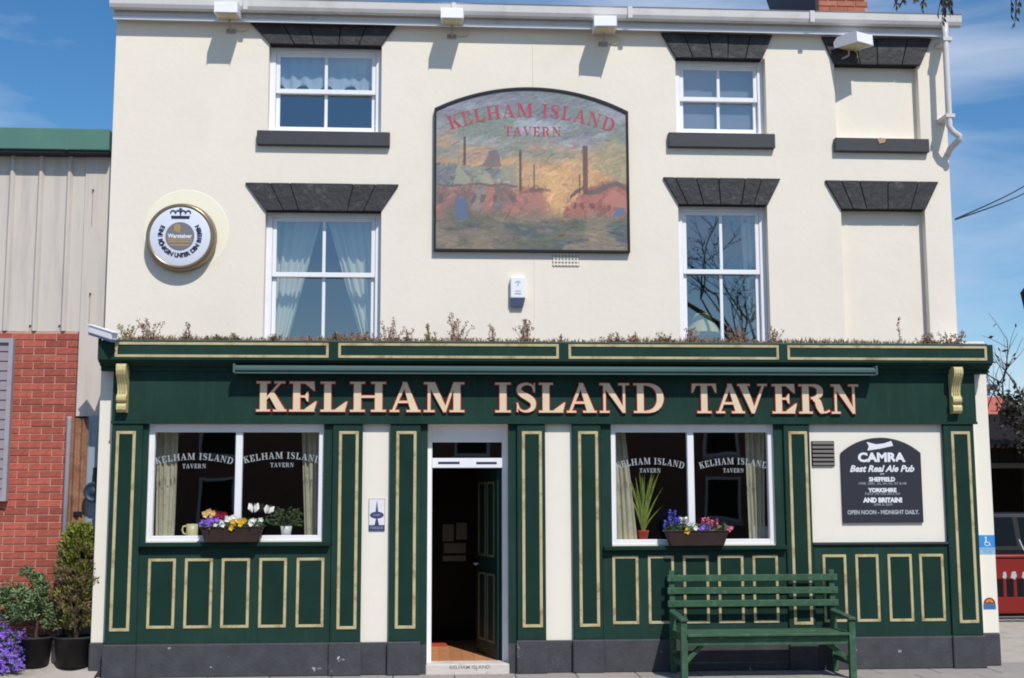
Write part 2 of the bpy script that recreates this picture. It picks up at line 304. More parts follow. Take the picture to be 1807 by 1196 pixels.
def wall_openings(m, x0, x1, z0, z1, ops, y0, y1, mi=0):
    xs = sorted({x0, x1, *[o[0] for o in ops], *[o[1] for o in ops]}); zs = sorted({z0, z1, *[o[2] for o in ops], *[o[3] for o in ops]})
    def hole(a, b): return any(o[0] < a < o[1] and o[2] < b < o[3] for o in ops)
    for i in range(len(xs) - 1):
        for j in range(len(zs) - 1):
            if not hole((xs[i] + xs[i + 1]) / 2, (zs[j] + zs[j + 1]) / 2):
                a, b, c, d = xs[i], xs[i + 1], zs[j], zs[j + 1]
                m.add([(a, y0, c), (b, y0, c), (b, y0, d), (a, y0, d)], [(0, 1, 2, 3)], mi); m.add([(a, y1, c), (b, y1, c), (b, y1, d), (a, y1, d)], [(3, 2, 1, 0)], mi)
    for a, b, c, d in ops + [(x0, x1, z0, z1)]:
        m.add([(a, y0, c), (a, y1, c), (a, y1, d), (a, y0, d)], [(0, 1, 2, 3)], mi); m.add([(b, y0, c), (b, y1, c), (b, y1, d), (b, y0, d)], [(3, 2, 1, 0)], mi)
        m.add([(a, y0, d), (a, y1, d), (b, y1, d), (b, y0, d)], [(0, 1, 2, 3)], mi); m.add([(a, y0, c), (a, y1, c), (b, y1, c), (b, y0, c)], [(3, 2, 1, 0)], mi)
def copy_tree(o, parent=None):
    c = o.copy(); COL.objects.link(c); c.parent = parent; LOC[c.name] = LOC[o.name]
    for ch in [k for k in bpy.data.objects if k.parent == o]: copy_tree(ch, c)
    return c

# ------------------------------------------------------------------ serif capitals
def _rc(a, b, c, d): return [(a, b), (c, b), (c, d), (a, d)]
def _strip(pts, th):
    out_ = []; L = []; Rr = []
    for i, (x, y) in enumerate(pts):
        x0, y0 = pts[max(i - 1, 0)]; x1, y1 = pts[min(i + 1, len(pts) - 1)]; l_ = math.hypot(x1 - x0, y1 - y0); nx, ny = -(y1 - y0) / l_, (x1 - x0) / l_
        L.append((x + nx * th[i] / 2, y + ny * th[i] / 2)); Rr.append((x - nx * th[i] / 2, y - ny * th[i] / 2))
    for i in range(len(pts) - 1): out_.append([L[i], L[i + 1], Rr[i + 1], Rr[i]])
    return out_
def _cr(pts, n=4):
    o = []
    for i in range(len(pts) - 1):
        p0, p1, p2, p3 = pts[max(i - 1, 0)], pts[i], pts[i + 1], pts[min(i + 2, len(pts) - 1)]
        for k in range(n):
            t = k / n; o.append(tuple(0.5 * (2 * p1[j] + (p2[j] - p0[j]) * t + (2 * p0[j] - 5 * p1[j] + 4 * p2[j] - p3[j]) * t * t + (3 * p1[j] - p0[j] - 3 * p2[j] + p3[j]) * t ** 3) for j in range(len(p1))))
    o.append(pts[-1]); return o
def _bowl(cx, cy, rx, ry, t0, t1, n=10):
    P = []; T = []
    for i in range(n + 1):
        a = math.pi / 2 - math.pi * i / n; k = math.cos(a); th = t0 + (t1 - t0) * k ** 1.4 if k > 0 else t0
        P.append((cx + (rx - th / 2) * k, cy + (ry - t0 / 2) * math.sin(a))); T.append(th)
    return _strip(P, T)
def _glyphs():
    s_, b_ = .06, .94; G = {}
    base = lambda a, c: _rc(a, 0, c, s_); top = lambda a, c: _rc(a, b_, c, 1)
    Ltick = [(.46, .06), (.80, .06), (.87, .33), (.83, .33)]
    G['I'] = (.5, [_rc(.14, 0, .36, 1), base(0, .5), top(0, .5)])
    G['E'] = (.87, [_rc(.12, 0, .34, 1), base(0, .80), top(0, .79), _rc(.34, .47, .52, .53), [(.50, .47), (.57, .34), (.60, .34), (.60, .66), (.57, .66), (.50, .53)], [(.50, .94), (.79, .94), (.81, .70), (.77, .70)], Ltick])
    G['L'] = (.87, [_rc(.12, 0, .34, 1), base(0, .80), top(0, .46), Ltick])
    G['H'] = (1.15, [_rc(.12, 0, .35, 1), _rc(.80, 0, 1.03, 1), base(0, .47), top(0, .47), base(.68, 1.15), top(.68, 1.15), _rc(.35, .47, .80, .54)])
    G['A'] = (1.02, [[(.08, .05), (.16, .05), (.51, .86), (.45, 1.0)], [(.42, 1.0), (.56, 1.0), (.95, .05), (.69, .05)], _rc(.24, .30, .70, .37), base(0, .31), base(.56, 1.02)])
    G['M'] = (1.36, [_rc(.13, 0, .22, 1), _rc(1.0, 0, 1.23, 1), [(.10, 1), (.37, 1), (.76, .12), (.66, 0)], [(.66, 0), (.74, .0), (1.07, 1), (1.0, 1)], top(0, .30), top(1.0, 1.36), base(0, .36), base(.87, 1.36)])
    G['N'] = (1.06, [_rc(.13, 0, .21, 1), _rc(.83, 0, .91, 1), [(.06, 1), (.34, 1), (.91, .08), (.91, 0), (.82, 0)], top(0, .28), base(0, .34), top(.68, 1.06)])
    G['D'] = (1.05, [_rc(.12, 0, .34, 1), base(0, .46), top(0, .46)] + _bowl(.42, .5, .62, .5, .065, .235, 12))
    G['T'] = (.9, [_rc(.34, 0, .56, 1), top(.02, .88), [(0, .70), (.05, .70), (.16, .94), (.02, .94)], [(.90, .70), (.85, .70), (.74, .94), (.88, .94)], base(.20, .70)])
    G['V'] = (1.02, [[(.06, .95), (.32, .95), (.60, .12), (.48, 0)], [(.48, 0), (.57, 0), (.93, .95), (.85, .95)], top(0, .43), top(.70, 1.02)])
    G['R'] = (1.08, [_rc(.12, 0, .34, 1), base(0, .46), top(0, .46)] + _bowl(.42, .745, .42, .255, .06, .21, 10) + _strip(_cr([(.50, .50), (.64, .42), (.70, .24), (.78, .07), (.92, .04), (1.05, .10)]), [.10 + .12 * math.sin(math.pi * min(1, i / 14)) if i < 14 else .06 for i in range(21)]))
    sp = _cr([(.70, .72), (.64, .90), (.42, .965), (.20, .88), (.16, .73), (.29, .60), (.50, .49), (.66, .35), (.64, .14), (.42, .035), (.20, .09), (.10, .28)])
    th = [a[0] for a in _cr([(v, 0) for v in (.05, .06, .07, .13, .17, .20, .22, .20, .15, .07, .05, .05)])]
    G['S'] = (.82, _strip(sp, th) + [_rc(.69, .68, .73, .99), _rc(.08, .02, .12, .32)])
    G['K'] = (1.0, [_rc(.12, 0, .34, 1), base(0, .46), top(0, .46), [(.34, .38), (.34, .48), (.74, .95), (.83, .95)], top(.60, .96), [(.40, .55), (.56, .68), (.97, .05), (.70, .05)], base(.57, 1.02)])
    return G
GL = _glyphs()
def grow(poly, g):
    if g == 0: return poly
    n = len(poly); A = sum(poly[i][0] * poly[(i + 1) % n][1] - poly[(i + 1) % n][0] * poly[i][1] for i in range(n)); P = poly if A > 0 else poly[::-1]; o = []
    for i in range(n):
        a, b, c = P[i - 1], P[i], P[(i + 1) % n]; l1 = math.hypot(b[0] - a[0], b[1] - a[1]) or 1e-6; l2 = math.hypot(c[0] - b[0], c[1] - b[1]) or 1e-6
        n1 = ((b[1] - a[1]) / l1, -(b[0] - a[0]) / l1); n2 = ((c[1] - b[1]) / l2, -(c[0] - b[0]) / l2); k = 1 + n1[0] * n2[0] + n1[1] * n2[1]; k = max(k, .35)
        o.append((b[0] + g * (n1[0] + n2[0]) / k, b[1] + g * (n1[1] + n2[1]) / k))
    return o
def arc_text(m, text, cx, zc, h, width, sag, y, mi=0, track=.1, sel=None):
    """serif capitals along a shallow arch: cx,zc = middle of the baseline, sag = rise of the arch"""
    adv = [(GL[c][0] + track) if c != ' ' else .55 for c in text]; tot = sum(adv); sc = width / tot; pos = 0; eps = 0
    Rad = (width ** 2 / 4 + sag ** 2) / (2 * sag) if sag else 0
    wi = 0
    for c, a in zip(text, adv):
        mid = (pos + a / 2) * sc - width / 2; pos += a
        if c == ' ': wi += 1; continue
        if sel is not None and wi != sel: continue
        wd = GL[c][0]
        if sag:
            th = mid / Rad; ox, oz, rt = cx + Rad * math.sin(th), zc - Rad * (1 - math.cos(th)), -th
        else: ox, oz, rt = cx + mid, zc, 0
        for poly in GL[c][1]:
            q = []
            for x, z in poly:
                lx, lz = (x - wd / 2) * sc, z * h; q.append((ox + lx * math.cos(rt) - lz * math.sin(rt), oz + lx * math.sin(rt) + lz * math.cos(rt)))
            m.flat(q, y - eps * 0.00012, mi); eps = (eps + 1) % 9
def sans(m, text, cx, zc, size, y, mi=0, shear=0.0, bold=0.0, width=None, rot=0.0):
    cu = bpy.data.curves.new('t', 'FONT'); cu.body = text; cu.size = size; cu.align_x = 'CENTER'; cu.shear = shear; cu.offset = bold; cu.resolution_u = 3
    ob = bpy.data.objects.new('t', cu); COL.objects.link(ob); dg = bpy.context.evaluated_depsgraph_get(); me = ob.evaluated_get(dg).to_mesh()
    vs = [(v.co.x, v.co.y) for v in me.vertices]; fs = [tuple(p.vertices) for p in me.polygons]
    ob.evaluated_get(dg).to_mesh_clear(); bpy.data.objects.remove(ob); bpy.data.curves.remove(cu)
    k = 1.0
    if width and vs: k = width / (max(v[0] for v in vs) - min(v[0] for v in vs))
    c, s_ = math.cos(rot), math.sin(rot)
    m.add([(cx + x * k * c - z * s_, y, zc + x * k * s_ + z * c) for x, z in vs], fs, mi)

# ================================================================== SETTING
tag(MB().add([(-400, -400, -.03), (400, -400, -.03), (400, 600, -.03), (-400, 600, -.03)], [(0, 1, 2, 3)]).build('ground', TARMAC), kind='structure')
pav = MB(); pav.box(-3.6, 9.5, -3.1, .35, -.028, -.012); pavement = tag(pav.build('pavement', MORTARD), kind='structure')
sm = MB(); sm.box(0, .592, 0, .752, -.010, 0); _sl = None
for j in range(4):
    for i in range(-5, 15):
        x0 = -.35 + i * .6 + (j % 2) * .3; y0 = -.15 - (j + 1) * .76 + .5
        if x0 < -3.6: continue
        if _sl is None: _sl = sm.build('slab', SLAB, pavement, bevel=.003); o = _sl
        else: o = _sl.copy(); COL.objects.link(o); o.parent = pavement
        o.location = (x0, y0, random.uniform(-.001, .002)); o.rotation_euler = (0, random.uniform(-.002, .002), 0)
fc = MB(); n_ = 24
for i in range(n_):
    for j in range(10):
        def fz(a, b): return .085 + max(-.06, min(.12, b * .12)) + .01 * math.sin(a * 2.1 + b * 3) * math.sin(b * 2.3 + 1) - .085 * max(0, min(1, (a + 4.1) / .8)) * max(0, min(1, (.25 - b) / .5))
        x0, x1, y0, y1 = -9 + i * .24, -9 + (i + 1) * .24, -1.5 + j * .25, -1.5 + (j + 1) * .25
        fc.add([(x0, y0, fz(x0, y0)), (x1, y0, fz(x1, y0)), (x1, y1, fz(x1, y1)), (x0, y1, fz(x0, y1))], [(0, 1, 2, 3)])
tag(fc.build('forecourt', CONC, smooth=True), kind='structure')
yd = MB(); yd.box(6.0, 16, .36, 12, -.028, -.008); tag(yd.build('car_park', CONC), kind='structure')

# ================================================================== PUB
pub = thing('pub_building', 'cream rendered two storey pub with dark green shopfront and black lintels', 'building', (1.15, .3, 0))
YW, YB = .30, .60
XL, XR, ZT = -3.36, 5.67, 6.9
# openings on the upper wall: x0,x1,z0,z1
UL = (ax(473, 170, YW), ax(673, 170, YW), 5.60, 6.575)
UR = (ax(1193, 180, YW), ax(1352, 180, YW), 5.65, 6.515)
ML = (ax(466, 480, YW), ax(672, 480, YW), 3.20, 4.755)
MR = (ax(1199, 480, YW), ax(1357, 480, YW), 3.20, 4.875)
BU = (ax(1474, 180, YW), ax(1622, 180, YW), 5.62, 6.475)
BL = (ax(1488, 480, YW), ax(1637, 480, YW), 3.10, 4.845)
m = MB(); wall_openings(m, XL, XR, 3.0, ZT, [UL, UR, ML, MR, BU, BL], YW, YB); m.build('wall', CREAM, pub)
m = MB(); m.box(XL, XL + .25, YB + .002, 8, 0, ZT); m.build('side_wall', CREAM, pub)
m = MB(); m.box(XR - .25, XR, YB + .002, 8, 0, ZT); m.build('side_wall', CREAM, pub)
m = MB(); m.box(XL + .26, XR - .26, 7.75, 8, 0, ZT); m.build('rear_wall', CREAM, pub)
for b in (BU, BL):
    m = MB(); m.box(b[0] - .05, b[1] + .05, YW + .10, YW + .2, b[2] - .05, b[3] + .05); m.build('blocked_window', CREAM, pub)
# fine crack / cable down the render
xc = ax(941, 300, YW); m = MB(); m.tube([(xc, YW - .004, 6.75), (xc + .004, YW - .004, 5.9), (xc + .004, YW - .003, 3.3)], .0022, 5); m.build('cable', CREAM, pub)

# ---- lintels with splayed stones
def lintel(x0t, x1t, x0b, x1b, z0, z1, n, joints):
    m = MB(); m.prism([(x0b + .004, z0 + .004), (x1b - .004, z0 + .004), (x1t - .004, z1 - .004), (x0t + .004, z1 - .004)], YW - .012, YW + .1); o = m.build('lintel', MORTARD, pub)
    fr = [0] + joints + [1]
    for i in range(len(fr) - 1):
        a, b = fr[i], fr[i + 1]; g = .0035; ze = random.uniform(-.006, .006)
        lx = lambda f_, xa, xb: xa + (xb - xa) * f_
        q = [(lx(a, x0b, x1b) + g, z0 + random.uniform(-.003, .004)), (lx(b, x0b, x1b) - g, z0 + random.uniform(-.003, .004)), (lx(b, x0t, x1t) - g, z1), (lx(a, x0t, x1t) + g, z1)]
        m = MB(); m.prism(q, YW - .032 + random.uniform(-.005, .004), YW - .0118); m.build('stone', BLACKST, o, bevel=.004)
def lx_(px, py): return ax(px, py, YW - .03)
lintel(lx_(440, 36), lx_(700, 36), lx_(476, 85), lx_(672, 85), 6.56, 6.80, 5, [.22, .40, .62, .80])
lintel(lx_(1166, 60), lx_(1364, 66), lx_(1192, 98), lx_(1346, 100), 6.50, 6.775, 5, [.2, .42, .6, .8])
lintel(lx_(1450, 66), lx_(1645, 76), lx_(1472, 112), lx_(1625, 114), 6.46, 6.77, 4, [.3, .5, .78])
lintel(lx_(432, 323), lx_(704, 323), lx_(467, 372), lx_(672, 372), 4.74, 5.035, 5, [.16, .29, .705, .85])
lintel(lx_(1170, 312), lx_(1378, 316), lx_(1198, 360), lx_(1355, 362), 4.86, 5.155, 6, [.1, .28, .47, .70, .84])
lintel(lx_(1456, 319), lx_(1657, 320), lx_(1485, 369), lx_(1634, 370), 4.83, 5.145, 5, [.14, .30, .55, .82])
def sill(x0, x1, z0, z1):
    m = MB(); m.prism([(x0, z0), (x1, z0), (x1, z1), (x0, z1)], YW - .065, YW + .06); m.build('sill', BLACKSILL, pub, bevel=.006)
YS = YW - .06
sill(ax(453, 245, YS), ax(688, 245, YS), 5.44, 5.595)
sill(ax(1180, 248, YS), ax(1368, 250, YS), 5.485, 5.645)
sill(ax(1474, 257, YS), ax(1640, 258, YS), 5.465, 5.615)
m = MB(); xx = ax(1556, 250, YS)
m.prism([(xx - .05, 5.60), (xx - .02, 5.617), (xx + .045, 5.606), (xx + .03, 5.565), (xx - .03, 5.55)], YS - .013, YS - .004); m.build('broken_edge', mat('broken_stone', S(178, 150, 124), .9, .1, .2, 30), pub)

# ---- upper sash windows
def sash_window(o, midf, YF, zb_extra=0.0):
    x0, x1, z0, z1 = o; F = YF
    m = MB(); m.box(x0 + .001, x0 + .065, F, F + .09, z0, z1); m.box(x1 - .065, x1 - .001, F, F + .09, z0, z1); m.box(x0 + .065, x1 - .065, F, F + .09, z1 - .06, z1); m.box(x0 + .065, x1 - .065, F, F + .09, z0, z0 + .05)
    win = m.build('window', WHITE, pub, bevel=.004)
    a, b = x0 + .067, x1 - .067; zm = z0 + .05 + (z1 - z0 - .11) * midf
    def sash(c, d, y, bot, topr):
        m = MB(); t = .042; xm = (a + b) / 2
        m.box(a, a + t, y, y + .035, c, d); m.box(b - t, b, y, y + .035, c, d); m.box(a + t, b - t, y, y + .035, c, c + bot); m.box(a + t, b - t, y, y + .035, d - topr, d); m.box(xm - .0165, xm + .0165, y + .003, y + .032, c + bot, d - topr)
        m.build('sash', WHITE, win, bevel=.003)
        for p, q in ((a + t, xm - .0165), (xm + .0165, b - t)):
            g = MB(); g.add([(p, y + .018, c + bot), (q, y + .018, c + bot), (q, y + .018, d - topr), (p, y + .018, d - topr)], [(0, 1, 2, 3)]); g.build('pane', GLASSU, win)
    sash(zm - .025, z1 - .062, F + .012, .05, .04)
    sash(z0 + .052, zm + .02, F + .05, .05, .04)
    return zm
YF = YW + .105
sash_window(UL, .505, YF); sash_window(UR, .50, YF); sash_window(ML, .575, YF); sash_window(MR, .575, YF)
# rooms behind the windows
for (a, b, c, d, y) in ((XL + .27, .9, 4.95, 6.75, 3.2), (1.0, XR - .27, 4.95, 6.75, 3.2), (XL + .27, .9, 2.96, 4.9, 3.2), (1.0, XR - .27, 2.96, 4.9, 3.2)):
    m = MB(); m.add([(a, y, c), (b, y, c), (b, y, d), (a, y, d)], [(0, 1, 2, 3)]); m.add([(a, YB + .01, c), (a, y, c), (a, y, d), (a, YB + .01, d)], [(0, 1, 2, 3)]); m.add([(b, YB + .01, c), (b, y, c), (b, y, d), (b, YB + .01, d)], [(3, 2, 1, 0)])
    m.add([(a, YB + .01, c), (b, YB + .01, c), (b, y, c), (a, y, c)], [(0, 1, 2, 3)]); m.add([(a, YB + .01, d), (b, YB + .01, d), (b, y, d), (a, y, d)], [(3, 2, 1, 0)])
    m.build('room_lining', PALEROOM, pub)

# ---- eaves, gutter, roof, chimney
m = MB(); m.box(XL - .01, XR + .02, YW - .105, YW - .002, 6.79, 6.90); m.build('eaves_board', GUTTER, pub, bevel=.004)
m = MB(); m.box(XL - .01, XR + .02, YW - .118, YW - .1, 6.765, 6.792); m.build('eaves_lip', WHITE, pub)
gp = [(YW - .04 - .068, 6.965), (YW - .04 - .068, 6.885), (YW - .04 - .085, 6.862), (YW - .04 - .12, 6.85), (YW - .04 - .155, 6.865), (YW - .04 - .172, 6.90), (YW - .04 - .175, 6.975), (YW - .04 - .185, 6.985), (YW - .04 - .168, 6.985), (YW - .04 - .165, 6.91), (YW - .04 - .12, 6.865), (YW - .04 - .08, 6.895)]
m = MB(); a, b = XL - .03, XR + .13; n = len(gp)
m.add([(a, y, z) for y, z in gp] + [(b, y, z) for y, z in gp], [(i, (i + 1) % n, (i + 1) % n + n, i + n) for i in range(n)] + [tuple(range(n)), tuple(range(2 * n - 1, n - 1, -1))]); gut = m.build('gutter', GUTTER, pub)
for xg in (-2.0, .2, 2.1, 4.1):
    m = MB(); m.box(xg, xg + .05, YW - .23, YW - .21, 6.855, 6.985); m.build('joint', GUTTER, gut, bevel=.003)
pitch = math.tan(R(20)); zr = 6.965
m = MB(); y0, y1 = YW - .1, 4.3; m.add([(XL, y0, zr), (XR, y0, zr), (XR, y1, zr + (y1 - y0) * pitch), (XL, y1, zr + (y1 - y0) * pitch), (XL, 8.2, zr), (XR, 8.2, zr)], [(0, 1, 2, 3), (3, 2, 5, 4), (0, 3, 4), (1, 5, 2)]); roof = m.build('roof', TILE, pub)
tl = MB(); tl.add([(0, 0, 0), (.20, 0, .003), (.20, .3, .3 * pitch + .003), (0, .3, .3 * pitch), (0, 0, .016), (.20, 0, .02), (.20, .3, .3 * pitch + .008), (0, .3, .3 * pitch + .004)], [(0, 1, 5, 4), (1, 2, 6, 5), (2, 3, 7, 6), (3, 0, 4, 7), (4, 5, 6, 7)])
_t = None
for r_ in range(3):
    for i in range(44):
        if _t is None: _t = tl.build('tile', TILE, roof); _t.location = (0, 0, 0); o = _t; _tl = LOC['pub_building']
        else: o = _t.copy(); COL.objects.link(o); o.parent = roof
        yy = y0 + r_ * .26 - .02; o.location = (XL + i * .205 + (r_ % 2) * .1, yy, zr + (yy - y0) * pitch + .006 + random.uniform(0, .004))
# chimney
cxl, cxr, cy0, cy1 = 4.62, 5.22, 1.35, 2.35
m = MB(); m.box(cxl + .012, cxr - .012, cy0 + .012, cy1 - .012, 7.0, 8.6); chim = m.build('chimney', MORTAR, pub)
bm_ = MB(); bm_.box(0, .215, 0, .1, 0, .065); _b = None
for k in range(19):
    z = 7.05 + k * .075; off = 0 if k % 2 else -.1
    xs_ = []
    x = cxl + off
    while x < cxr - .02: xs_.append((max(x, cxl), min(x + .215, cxr))); x += .225
    items = [(a, cy0, b - a, 0) for a, b in xs_ if b - a > .03]
    y = cy0 + .11 + (0 if k % 2 else .1)
    while y < cy1 - .1: items.append((cxl, y, min(.215, cy1 - y), 1)); y += .225
    for a, yb, l_, sd_ in items:
        if _b is None: _b = bm_.build('brick', BRICKC, chim, bevel=.004, raw=True); o = _b
        else: o = _b.copy(); COL.objects.link(o); o.parent = chim
        o.location = Vector((a + (.1 if sd_ else 0), yb, z)) - LOC['pub_building']; o.scale = (l_ / .215, 1, 1); o.rotation_euler = (0, 0, R(90) if sd_ else 0)
m = MB(); m.box(cxl - .05, cxr + .05, cy0 - .05, cy1 + .05, 8.6, 8.75); m.build('chimney_cap', STEP, chim)
m = MB(); m.add([(cxl - .03, cy0 - .06, 7.15), (cxr + .04, cy0 - .06, 7.15), (cxr + .04, cy0 - .012, 7.30), (cxl - .03, cy0 - .012, 7.30)], [(0, 1, 2, 3)]); m.build('flashing', LEAD, chim)
# black sheet standing in for the shade on the stack's left face
m = MB(); _q = [(1.32, 7.0), (2.3, 7.0), (3.5, 8.6), (1.32, 8.6)]; m.add([(4.57, y, z) for y, z in _q] + [(4.612, y, z) for y, z in _q], [(0, 1, 2, 3), (7, 6, 5, 4), (0, 4, 5, 1), (1, 5, 6, 2), (2, 6, 7, 3), (3, 7, 4, 0)]); m.build('shade_sheet', BLACKM, chim)
# downpipe at the right corner
yp = YW - .215; P = lambda px, py, Y: (at(px, py, Y)[0], Y, at(px, py, Y)[1])
dp = [P(1667, 34, yp + .05), P(1668, 60, yp), P(1675, 222, yp), P(1681, 232, yp), P(1693, 240, yp), P(1693, 246, yp + .01), P(1677, 262, yp + .12), (XR + .03, YW + .25, 5.40), (XR + .05, YW + .5, 5.2), (XR + .05, YW + .55, .3)]
m = MB(); m.tube(dp, .034, 12); dpo = m.build('downpipe', GUTTER, pub, smooth=True)
for (px, py) in ((1670, 70), (1675, 205)):
    q = P(px, py, yp); m = MB(); m.box(q[0] - .05, q[0] + .05, yp - .04, YW, q[2] - .02, q[2] + .02); m.build('pipe_bracket', GUTTER, dpo)

# ================================================================== SHOPFRONT
YSW = 0.0      # white wall plane of the shopfront
SX0, SX1 = -3.325, 5.87
WL = (ax(262, 850, .03), ax(571, 850, .03), 1.315, 2.47)
WR = (ax(1078, 860, .03), ax(1365, 860, .03), 1.255, 2.47)
DO = (ax(754, 960, .05), ax(896, 960, .05), .0, 2.47)
m = MB(); wall_openings(m, -3.10, 5.66, 0, 3.05, [WL, WR, (DO[0], DO[1], .0, 2.47)], YSW, .24); m.build('shop_wall', CREAM2, pub)
m = MB(); m.box(SX0, -3.102, .09, .30 - .002, 0.33, 3.1); m.build('corner_pier', CREAM2, pub)
m = MB(); m.box(5.5, SX1, .09, .75, 0.33, 3.36); m.build('corner_pier', CREAM2, pub, bevel=.005)
m = MB(); m.box(5.5, SX1 + .004, .082, .77, 0.0, 0.328); m.build('pier_plinth', PLINTH, pub, bevel=.01)
m = MB(); m.box(SX0 - .01, -3.102, .06, .298, 0, .328); m.build('pier_plinth', PLINTH, pub, bevel=.01)
# fascia
FX0, FX1 = ax(199, 690, -.06), ax(1721, 690, -.06)
m = MB(); m.box(FX0, FX1, -.06, -.003, 2.475, 3.06); fas = m.build('fascia_board', GREEN, pub, bevel=.004)
m = MB(); m.box(FX0 - .005, FX1 + .005, -.068, -.0605, 2.475, 2.50); m.build('bottom_rail', GREEN, fas)
# cornice
CX0, CX1 = ax(173, 615, -.22), ax(1752, 625, -.22)
cp = [(.28, 3.29), (-.215, 3.29), (-.225, 3.283), (-.225, 3.10), (-.205, 3.095), (-.18, 3.075), (-.15, 3.072), (-.12, 3.045), (-.085, 3.04), (-.085, 3.0), (.0, 3.0), (.0, 3.03), (.28, 3.03)]
m = MB(); n = len(cp); m.add([(CX0, y, z) for y, z in cp] + [(CX1, y, z) for y, z in cp], [(i, i + n, (i + 1) % n + n, (i + 1) % n) for i in range(n)] + [tuple(range(n - 1, -1, -1)), tuple(range(n, 2 * n))]); cor = m.build('cornice', GREEN, pub)
m = MB(); m.box(CX0 + .03, CX1 - .03, -.17, .29, 3.292, 3.305); m.build('lead_flashing', LEAD, cor)
for a, b in ((203, 580), (597, 986), (1003, 1374), (1389, 1741)):
    m = MB(); m.frame(ax(a, 615, -.225), ax(b, 620, -.225), 3.122, 3.272, .026, -.2335, -.2255); m.build('beading', GOLDL, cor, bevel=.002)
# scroll brackets
def bracket(px, mirror):
    x0 = ax(px, 680, -.16); wd = .096
    prof = [(-.062, 3.065), (-.195, 3.06), (-.215, 3.035), (-.215, 2.99), (-.20, 2.955), (-.165, 2.91), (-.135, 2.86), (-.118, 2.80), (-.12, 2.765), (-.14, 2.755), (-.158, 2.735), (-.158, 2.705), (-.14, 2.688), (-.112, 2.684), (-.112, 2.672), (-.138, 2.668), (-.152, 2.645), (-.15, 2.61), (-.13, 2.588), (-.10, 2.582), (-.062, 2.585)]
    m = MB(); n = len(prof); m.add([(x0, y, z) for y, z in prof] + [(x0 + wd, y, z) for y, z in prof], [(i, i + n, (i + 1) % n + n, (i + 1) % n) for i in range(n)] + [tuple(range(n - 1, -1, -1)), tuple(range(n, 2 * n))])
    b_ = m.build('bracket', GILT, pub, bevel=.004)
    for k in (.25, .5, .75):
        m = MB(); pts = [(x0 + wd * k, y - .001, z) for y, z in prof[2:9]]; m.tube(pts, .006, 6); m.build('reed', GILT, b_, smooth=True)
bracket(206, 0); bracket(1681, 1)
# awning case
a0, a1 = ax(413, 645, -.245), ax(1547, 655, -.245)
awn = thing('awning_case', 'long green metal awning case under the cornice above the big lettering', 'awning', ((a0 + a1) / 2, -.06, 2.99))
prof = [(-.085, 3.055), (-.19, 3.05), (-.228, 3.042), (-.243, 3.022), (-.243, 2.998), (-.22, 2.982), (-.16, 2.975), (-.088, 2.975)]; n = len(prof)
m = MB(); m.add([(a0, y, z) for y, z in prof] + [(a1, y, z) for y, z in prof], [(i, i + n, (i + 1) % n + n, (i + 1) % n) for i in range(n)] + [tuple(range(n - 1, -1, -1)), tuple(range(n, 2 * n))]); m.build('case', AWN, awn)
m = MB(); m.box(a0, a1, -.24, -.215, 2.962, 2.976); m.build('front_bar', AWN, awn, bevel=.003)
for x in (a0, a1): m = MB(); m.box(x - .012, x + .012, -.25, -.07, 2.968, 3.06); m.build('end_cap', AWN, awn, bevel=.004)

# ---- big lettering
LET = [('K', 453, 505), ('E', 511, 559), ('L', 566, 613), ('H', 618, 681), ('A', 688, 742), ('M', 748, 819), ('I', 874, 901), ('S', 908, 948), ('L', 951, 997), ('A', 1000, 1052), ('N', 1058, 1110), ('D', 1118, 1171),
       ('T', 1220, 1264), ('A', 1263, 1313), ('V', 1301, 1353), ('E', 1362, 1405), ('R', 1409, 1464), ('N', 1466, 1514)]
for ch, p0, p1 in LET:
    xa, xb = ax(p0, 700, -.075), ax(p1, 700, -.075); zb = az((p0 + p1) / 2, 724.5 + (p0 - 453) * .0063, -.075); h = .302
    zb = .5 * zb + .5 * 2.587; wd, polys = GL[ch]; k = (xb - xa) / wd
    m = MB()
    for i, poly in enumerate(polys):
        q = [(xa + x * k, zb + z * h) for x, z in poly]
        m.prism(grow(q, .009), -.0785 - (i % 5) * .0003, -.0615, 0)
        m.prism(grow(q, .0005), -.0900 - (i % 5) * .0003, -.0790, 1)
    m.build('letter', [LRED, LCREAM], fas)

# ---- pilasters
def pilaster(px0, px1, g0, g1):
    Y = -.052; x0, x1 = ax(px0, 935, Y), ax(px1, 935, Y); c, d = ax(g0, 935, Y), ax(g1, 935, Y)
    m = MB(); m.box(x0, x1, Y, -.002, .326, 2.474); o = m.build('pilaster', GREEN, pub, bevel=.005)
    m = MB(); m.frame(c, d, 0.448, 2.40, .030, Y - .010, Y - .0005); m.build('beading', GOLDL, o, bevel=.003)
    m = MB(); m.box(c + .03, d - .03, Y - .003, Y - .0004, .478, 2.37); m.build('panel', GREEN2, o)
    m = MB(); m.box(x0 - .012, x1 + .012, Y - .03, -.002, 0, .325); m.build('plinth_block', PLINTH, o, bevel=.012, seg=2)
pilaster(191, 246, 199, 234); pilaster(585, 638, 596, 631); pilaster(687, 741, 698, 734); pilaster(913, 963, 921.5, 957)
pilaster(1011, 1062, 1021.5, 1057); pilaster(1388, 1434, 1396, 1429.5); pilaster(1673, 1727, 1685.5, 1719.5)
